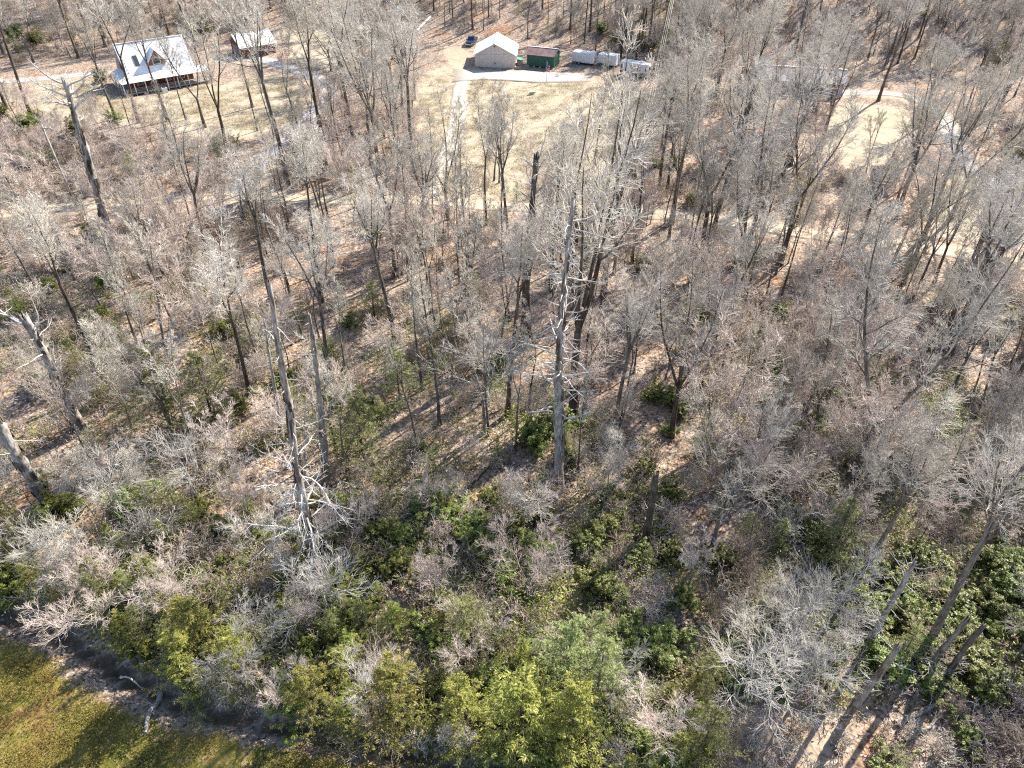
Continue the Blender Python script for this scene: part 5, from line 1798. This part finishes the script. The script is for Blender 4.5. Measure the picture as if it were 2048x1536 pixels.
# a few plants on the lawns
for (px, py, kind, h, lab) in ((965, 172, 'pinkbrush', 1.9, 'tall reddish bush beside the gravel driveway'), (956, 186, 'pinkbrush', 1.2, 'second reddish bush beside the gravel driveway'),
                               (950, 200, 'brush', 1.2, 'low grey bush beside the gravel driveway'), (980, 330, 'brush', 2.2, 'dark bush at foot of the twin thin trees'),
                               (190, 490, 'laurel', 3.0, 'leafy green shrub beside the huge pale trunk'), (205, 165, 'laurel', 3.2, 'dark evergreen shrub at left corner of cabin porch'),
                               (60, 262, 'laurel', 3.4, 'dark green shrub clump below the left lane'), (230, 250, 'laurel', 2.8, 'dark green shrub on lower edge of cabin lawn'),
                               (1090, 880, 'laurel', 3.2, 'large dark laurel at the foot of the tallest snag'), (1065, 900, 'laurel', 2.8, 'dark laurel left of the tallest snag base'),
                               (1225, 165, 'hemlock', 3.2, 'small green conifer in front of the camper')):
    p = ground_at(px, py)
    plant(kind, p.x, p.y, h, None, None, lab)

# ------------------------------------------------------------------ telling the plants apart
PLACES = [((80, 60), 'left above the cabin'), ((330, 25), 'on the slope behind the cabin'), ((600, 20), 'behind the small outbuilding'), ((800, 30), 'at top left of the driveway'),
          ((40, 250), 'left of the cabin lawn'), ((180, 330), 'around the utility pole'), ((360, 330), 'between cabin lawn and dirt road'), ((540, 340), 'beside the lower grey drive'),
          ((730, 150), 'around the big spreading tree'), ((700, 330), 'left of the gravel driveway'), ((850, 420), 'by the driveway mouth'), ((1020, 440), 'along dirt road below the lawn'), ((1240, 440), 'along dirt road below the camper'),
          ((960, 20), 'on slope above the pickup'), ((1090, 40), 'on slope above the green shed'), ((1240, 60), 'on slope above the trailers'), ((1400, 60), 'on slope above the camper'),
          ((1600, 50), 'on slope behind the long house'), ((1850, 60), 'on slope at top right'), ((2000, 150), 'at far right beyond the grey road'), ((2200, 150), 'past the right edge'), ((1950, 260), 'inside the grey road curve'),
          ((1340, 280), 'right of the dry lawn'), ((1470, 250), 'left of the long house'), ((1590, 300), 'below the long house'), ((1760, 300), 'in the clearing near the woodshed'), ((2000, 430), 'by the grey road bend'),
          ((60, 560), 'at left below the dirt road'), ((280, 560), 'below the huge pale trunk'), ((470, 560), 'in upper left woods'), ((650, 560), 'in woods above the branchless trunk'), ((830, 560), 'in woods left of centre'),
          ((980, 580), 'near the thick dark dead trunk'), ((1150, 580), 'behind the tallest snag'), ((1300, 600), 'right of the centre clearing'), ((1450, 560), 'below the road right of centre'), ((1600, 600), 'in upper right woods'), ((1780, 600), 'above the open leaf litter'), ((1980, 640), 'at right edge below the road'),
          ((50, 780), 'around the far left dead trunk'), ((250, 780), 'left of the bright hemlock'), ((430, 800), 'around the bright hemlock'), ((600, 820), 'behind the tangled snag'), ((760, 820), 'around the soft green hemlock'), ((930, 830), 'around the short crooked tree'), ((1090, 880), 'at the foot of tallest snag'), ((1260, 850), 'around the fan crowned tree'), ((1430, 780), 'right of the two stemmed tree'), ((1600, 800), 'left of the largest forked tree'), ((1800, 800), 'on the open leaf litter'), ((2000, 850), 'at right edge on leaf litter'),
          ((60, 1000), 'around the edge-cut dead trunk'), ((220, 1020), 'in lower left thicket'), ((420, 1010), 'left of the tangled snag'), ((620, 1080), 'around the tangled snag base'), ((800, 1020), 'right of the tangled snag'), ((980, 1060), 'in brush below the tallest snag'), ((1150, 1100), 'in brush at lower centre'), ((1300, 1100), 'around the stout brown trunk'), ((1450, 1060), 'under the broad pinkish tree'), ((1620, 1050), 'right of the broad pinkish tree'), ((1800, 1020), 'below the large pale hemlock'), ((2000, 1050), 'at right edge above the laurels'),
          ((120, 1150), 'on left bank above the lawn'), ((320, 1180), 'on the bank above the creek'), ((480, 1250), 'above the fallen log'), ((640, 1280), 'above the middle creek bank'), ((800, 1250), 'above the bank evergreens'), ((960, 1260), 'left of bottom centre evergreens'), ((1120, 1280), 'around the bottom centre evergreens'), ((1280, 1280), 'right of bottom centre evergreens'), ((1450, 1280), 'around the wide white branched tree'), ((1620, 1260), 'left of the leaning snag'), ((1780, 1220), 'around the leaning snag'), ((1920, 1230), 'in the big laurel patch'), ((2050, 1250), 'at right edge of the laurel patch'),
          ((500, 1420), 'on the creek bank by the log'), ((700, 1450), 'on the creek bank left of centre'), ((900, 1460), 'on the bottom bank left of centre'), ((1100, 1480), 'on the bottom bank at centre'), ((1300, 1480), 'on the bottom bank right of centre'), ((1500, 1420), 'beside the bare patch'), ((1750, 1460), 'around the shattered fallen trunk'), ((1980, 1420), 'in the lower right corner')]
ORD = ['leftmost', 'second', 'third', 'fourth', 'fifth', 'sixth', 'seventh', 'eighth', 'ninth', 'tenth', 'eleventh', 'twelfth', 'thirteenth', 'fourteenth', 'fifteenth', 'sixteenth', 'seventeenth', 'eighteenth', 'nineteenth', 'twentieth', 'twenty-first', 'twenty-second', 'twenty-third', 'twenty-fourth', 'twenty-fifth', 'twenty-sixth', 'twenty-seventh', 'twenty-eighth', 'twenty-ninth', 'thirtieth', 'thirty-first', 'thirty-second', 'thirty-third', 'thirty-fourth', 'thirty-fifth', 'thirty-sixth', 'thirty-seventh', 'thirty-eighth', 'thirty-ninth', 'fortieth', 'forty-first', 'forty-second', 'forty-third', 'forty-fourth', 'forty-fifth']
_sets = {}
for (x, y, px, py, kind, e, lab, h) in PLACED:
    if lab:
        continue
    k = min(range(len(PLACES)), key=lambda i: (PLACES[i][0][0] - px) ** 2 + (1.25 * (PLACES[i][0][1] - py)) ** 2)
    _sets.setdefault((kind, k), []).append((px, h, e))
for (kind, k), lst in _sets.items():
    lst.sort(key=lambda q: q[0])
    desc = KIND_INFO[kind][2]
    where = PLACES[k][1]
    hs = [q[1] for q in lst]
    for i, (px, h, e) in enumerate(lst):
        if len(lst) == 1:
            e['label'] = f'the only {desc} {where}'
        elif len(lst) == 2:
            e['label'] = f"{'taller' if h == max(hs) else 'shorter'} of two {desc}s {where}"
        elif h == max(hs):
            e['label'] = f'tallest of the {desc}s {where}'
        elif i == 0:
            e['label'] = f'leftmost of the {desc}s {where}'
        elif i == len(lst) - 1:
            e['label'] = f'rightmost of the {desc}s {where}'
        else:
            e['label'] = f'{ORD[min(i, 44)]} from left of the {desc}s {where}'
        assert len(e['label'].split()) <= 16, e['label']
        e['group'] = f'{desc}s {where}'

# ------------------------------------------------------------------ undergrowth nobody could count
def mass(name, polys, meshes, label, s0, s1, lawn_ok=False):
    """many small clumps strewn over the ground as one object"""
    r = np.random.default_rng(len(name) * 7 + 1)
    pts = []
    for poly_px, cnt in polys:
        poly = gpoly(poly_px)
        A = np.array(poly)
        lo, hi = A.min(0), A.max(0)
        got = 0
        for _ in range(90):
            if got >= cnt:
                break
            c = r.uniform(lo, hi, (1500, 2))
            c = c[(signed_poly(c[:, 0], c[:, 1], poly) > 0) & free(c[:, 0], c[:, 1], lawn_ok, 0.1)]
            # uneven cover: thick drifts and open gaps
            d = np.sin(c[:, 0] * 0.31 + 1.0) * np.sin(c[:, 1] * 0.27) + 0.6 * np.sin(c[:, 0] * 0.83 - c[:, 1] * 0.61)
            c = c[r.uniform(-1.3, 1.0, len(c)) < d][:cnt - got]
            got += len(c)
            pts.append(c)
    xy = np.concatenate(pts)
    n = len(xy)
    V = np.column_stack([xy, terrain(xy[:, 0], xy[:, 1])])
    me = bpy.data.meshes.new(name)
    me.vertices.add(n)
    me.vertices.foreach_set('co', V.astype(np.float32).ravel())
    for nm, ty, a in (('turn', 'FLOAT', r.uniform(0, 6.28, n)), ('size', 'FLOAT', r.uniform(s0, s1, n)), ('pick', 'INT', r.integers(0, len(meshes), n))):
        me.attributes.new(nm, ty, 'POINT').data.foreach_set('value', a.astype(np.float32 if ty == 'FLOAT' else np.int32))
    src = bpy.data.collections.new(name + '_clumps')
    for k, m in enumerate(meshes):
        src.objects.link(bpy.data.objects.new(f'{name}_clump_{k:02d}', m))
    ng = bpy.data.node_groups.new(name, 'GeometryNodeTree')
    ng.interface.new_socket('Geometry', in_out='INPUT', socket_type='NodeSocketGeometry')
    ng.interface.new_socket('Geometry', in_out='OUTPUT', socket_type='NodeSocketGeometry')
    gi, go = ng.nodes.new('NodeGroupInput'), ng.nodes.new('NodeGroupOutput')
    ip = ng.nodes.new('GeometryNodeInstanceOnPoints')
    ci = ng.nodes.new('GeometryNodeCollectionInfo')
    ci.inputs['Collection'].default_value = src
    ci.inputs['Separate Children'].default_value = True
    ci.inputs['Reset Children'].default_value = True

    def attr(nm, ty):
        a = ng.nodes.new('GeometryNodeInputNamedAttribute')
        a.data_type = ty
        a.inputs['Name'].default_value = nm
        return a.outputs['Attribute']
    cx = ng.nodes.new('ShaderNodeCombineXYZ')
    L = ng.links.new
    L(attr('turn', 'FLOAT'), cx.inputs[2])
    L(gi.outputs[0], ip.inputs['Points'])
    L(ci.outputs[0], ip.inputs['Instance'])
    ip.inputs['Pick Instance'].default_value = True
    L(attr('pick', 'INT'), ip.inputs['Instance Index'])
    L(cx.outputs[0], ip.inputs['Rotation'])
    L(attr('size', 'FLOAT'), ip.inputs['Scale'])
    L(ip.outputs[0], go.inputs[0])
    o = link(name, me)
    o.modifiers.new('strewn', 'NODES').node_group = ng
    tag(o, label, kind='stuff')
    return o


def twig_clump(i, mat, H=1.0, stems=8, spread=0.7):
    t, c = make_brush(2000 + i, H, stems, spread, 4, 3, 0.011, 0.014)
    V = np.concatenate(t.V + c.V)
    Q = np.concatenate(t.Q + [q_ + t.n for q_ in c.Q])
    return np_mesh('twig_clump', V, Q, [mat], True)


def leaf_clump(i, mat, m=46, ln=(0.11, 0.2), sp=0.45, zz=0.35):
    r = np.random.default_rng(3000 + i)
    C = np.column_stack([r.normal(0, sp, m), r.normal(0, sp, m), np.abs(r.normal(zz, 0.25, m))])
    D = unit(np.column_stack([r.normal(0, 1, m), r.normal(0, 1, m), r.uniform(-0.1, 0.6, m)]))
    Nn = unit(np.cross(D, unit(np.cross(np.array([[0, 0, 1.0]]), D))) * -1 + r.normal(0, 0.2, (m, 3)))
    V, Q = blades(r, C, D, Nn, r.uniform(*ln, m), r.uniform(0.04, 0.08, m))
    return np_mesh('leaf_clump', V, Q, [mat])


WOODS = [([(-250, 470), (560, 425), (560, 1000), (720, 1150), (300, 1290), (60, 1230), (-300, 1100)], 750),
         ([(560, 440), (1380, 450), (1330, 1000), (600, 1000)], 260),
         ([(620, 1000), (1330, 1000), (1420, 1270), (1420, 1640), (760, 1480), (390, 1385), (300, 1230)], 520),
         ([(1380, 480), (2260, 560), (2280, 1380), (1900, 1400), (1430, 1420)], 560),
         ([(1440, 1390), (2280, 1380), (2280, 1700), (1440, 1700)], 160),
         ([(-260, 250), (470, 292), (470, 382), (-240, 430)], 500),
         ([(600, 250), (830, 200), (845, 395), (520, 392)], 200),
         ([(1330, 150), (1640, 210), (1650, 440), (1250, 418)], 450),
         ([(1640, 220), (2250, 240), (2250, 480), (1650, 440)], 220),
         ([(-260, -40), (880, -40), (880, 40), (560, 55), (440, 80), (160, 120), (-260, 150)], 900),
         ([(885, -40), (2250, -40), (2250, 120), (1750, 150), (1330, 140), (1130, 96), (1000, 64), (890, 75)], 700)]
mass('undergrowth', WOODS, [twig_clump(i, M[('twig_brown', 'twig_grey', 'twig_pink')[i % 3]], 1.0, 7 + i % 4, 0.5 + 0.12 * (i % 4)) for i in range(9)],
     'tangled low brush and dead stalks covering the forest floor', 0.7, 2.3)
GREENS = [([(-250, 600), (560, 560), (560, 1000), (720, 1150), (300, 1290), (60, 1230), (-300, 1100)], 750),
          ([(560, 600), (1000, 640), (1300, 850), (1330, 1000), (600, 1000)], 420),
          ([(620, 1000), (1330, 1000), (1420, 1270), (1420, 1640), (760, 1480), (390, 1385), (300, 1230)], 900),
          ([(1400, 620), (1760, 700), (2280, 900), (2280, 1380), (1900, 1400), (1430, 1420)], 800),
          ([(1380, -40), (1180, 60), (1420, 150), (1640, 120)], 160)]
mass('ground_cover', GREENS, [leaf_clump(i, M[('laurel', 'hemlock', 'laurel', 'pine')[i % 4]], 60, (0.11, 0.2), 0.5, 0.6) for i in range(8)],
     'low broadleaf evergreen ground cover between the shrubs', 0.7, 1.7)
TURF = [([(-400, 1230), (60, 1290), (200, 1400), (330, 1460), (800, 1545), (1100, 1620), (600, 2000), (-600, 2000)], 3000)]
M['turf'] = leaf_mat('lawn_grass', (0.12, 0.115, 0.025), (0.26, 0.21, 0.055), (0.38, 0.30, 0.10), 0.4, 0.6, 0.2)
mass('grass', TURF, [leaf_clump(60 + i, M['turf'], 40, (0.05, 0.12), 0.30, 0.0) for i in range(5)], 'short golden green lawn grass by the creek', 0.7, 1.2, True)
STRAW = [([(835, 190), (850, 150), (1190, 165), (1330, 195), (1330, 250), (1290, 330), (1230, 392), (1000, 402), (860, 392), (845, 330)], 2600),
         ([(-40, 168), (180, 160), (240, 205), (480, 160), (560, 150), (625, 190), (560, 262), (300, 250), (60, 205)], 1700)]
M['straw'] = leaf_mat('dry_grass', (0.30, 0.24, 0.145), (0.45, 0.375, 0.245), (0.54, 0.47, 0.34), 0.2, 0.7, 0.2)
mass('dry_grass', STRAW, [leaf_clump(80 + i, M['straw'], 30, (0.12, 0.3), 0.35, 0.0) for i in range(5)], 'tufts of dry tan grass on the lawns', 0.7, 1.4, True)
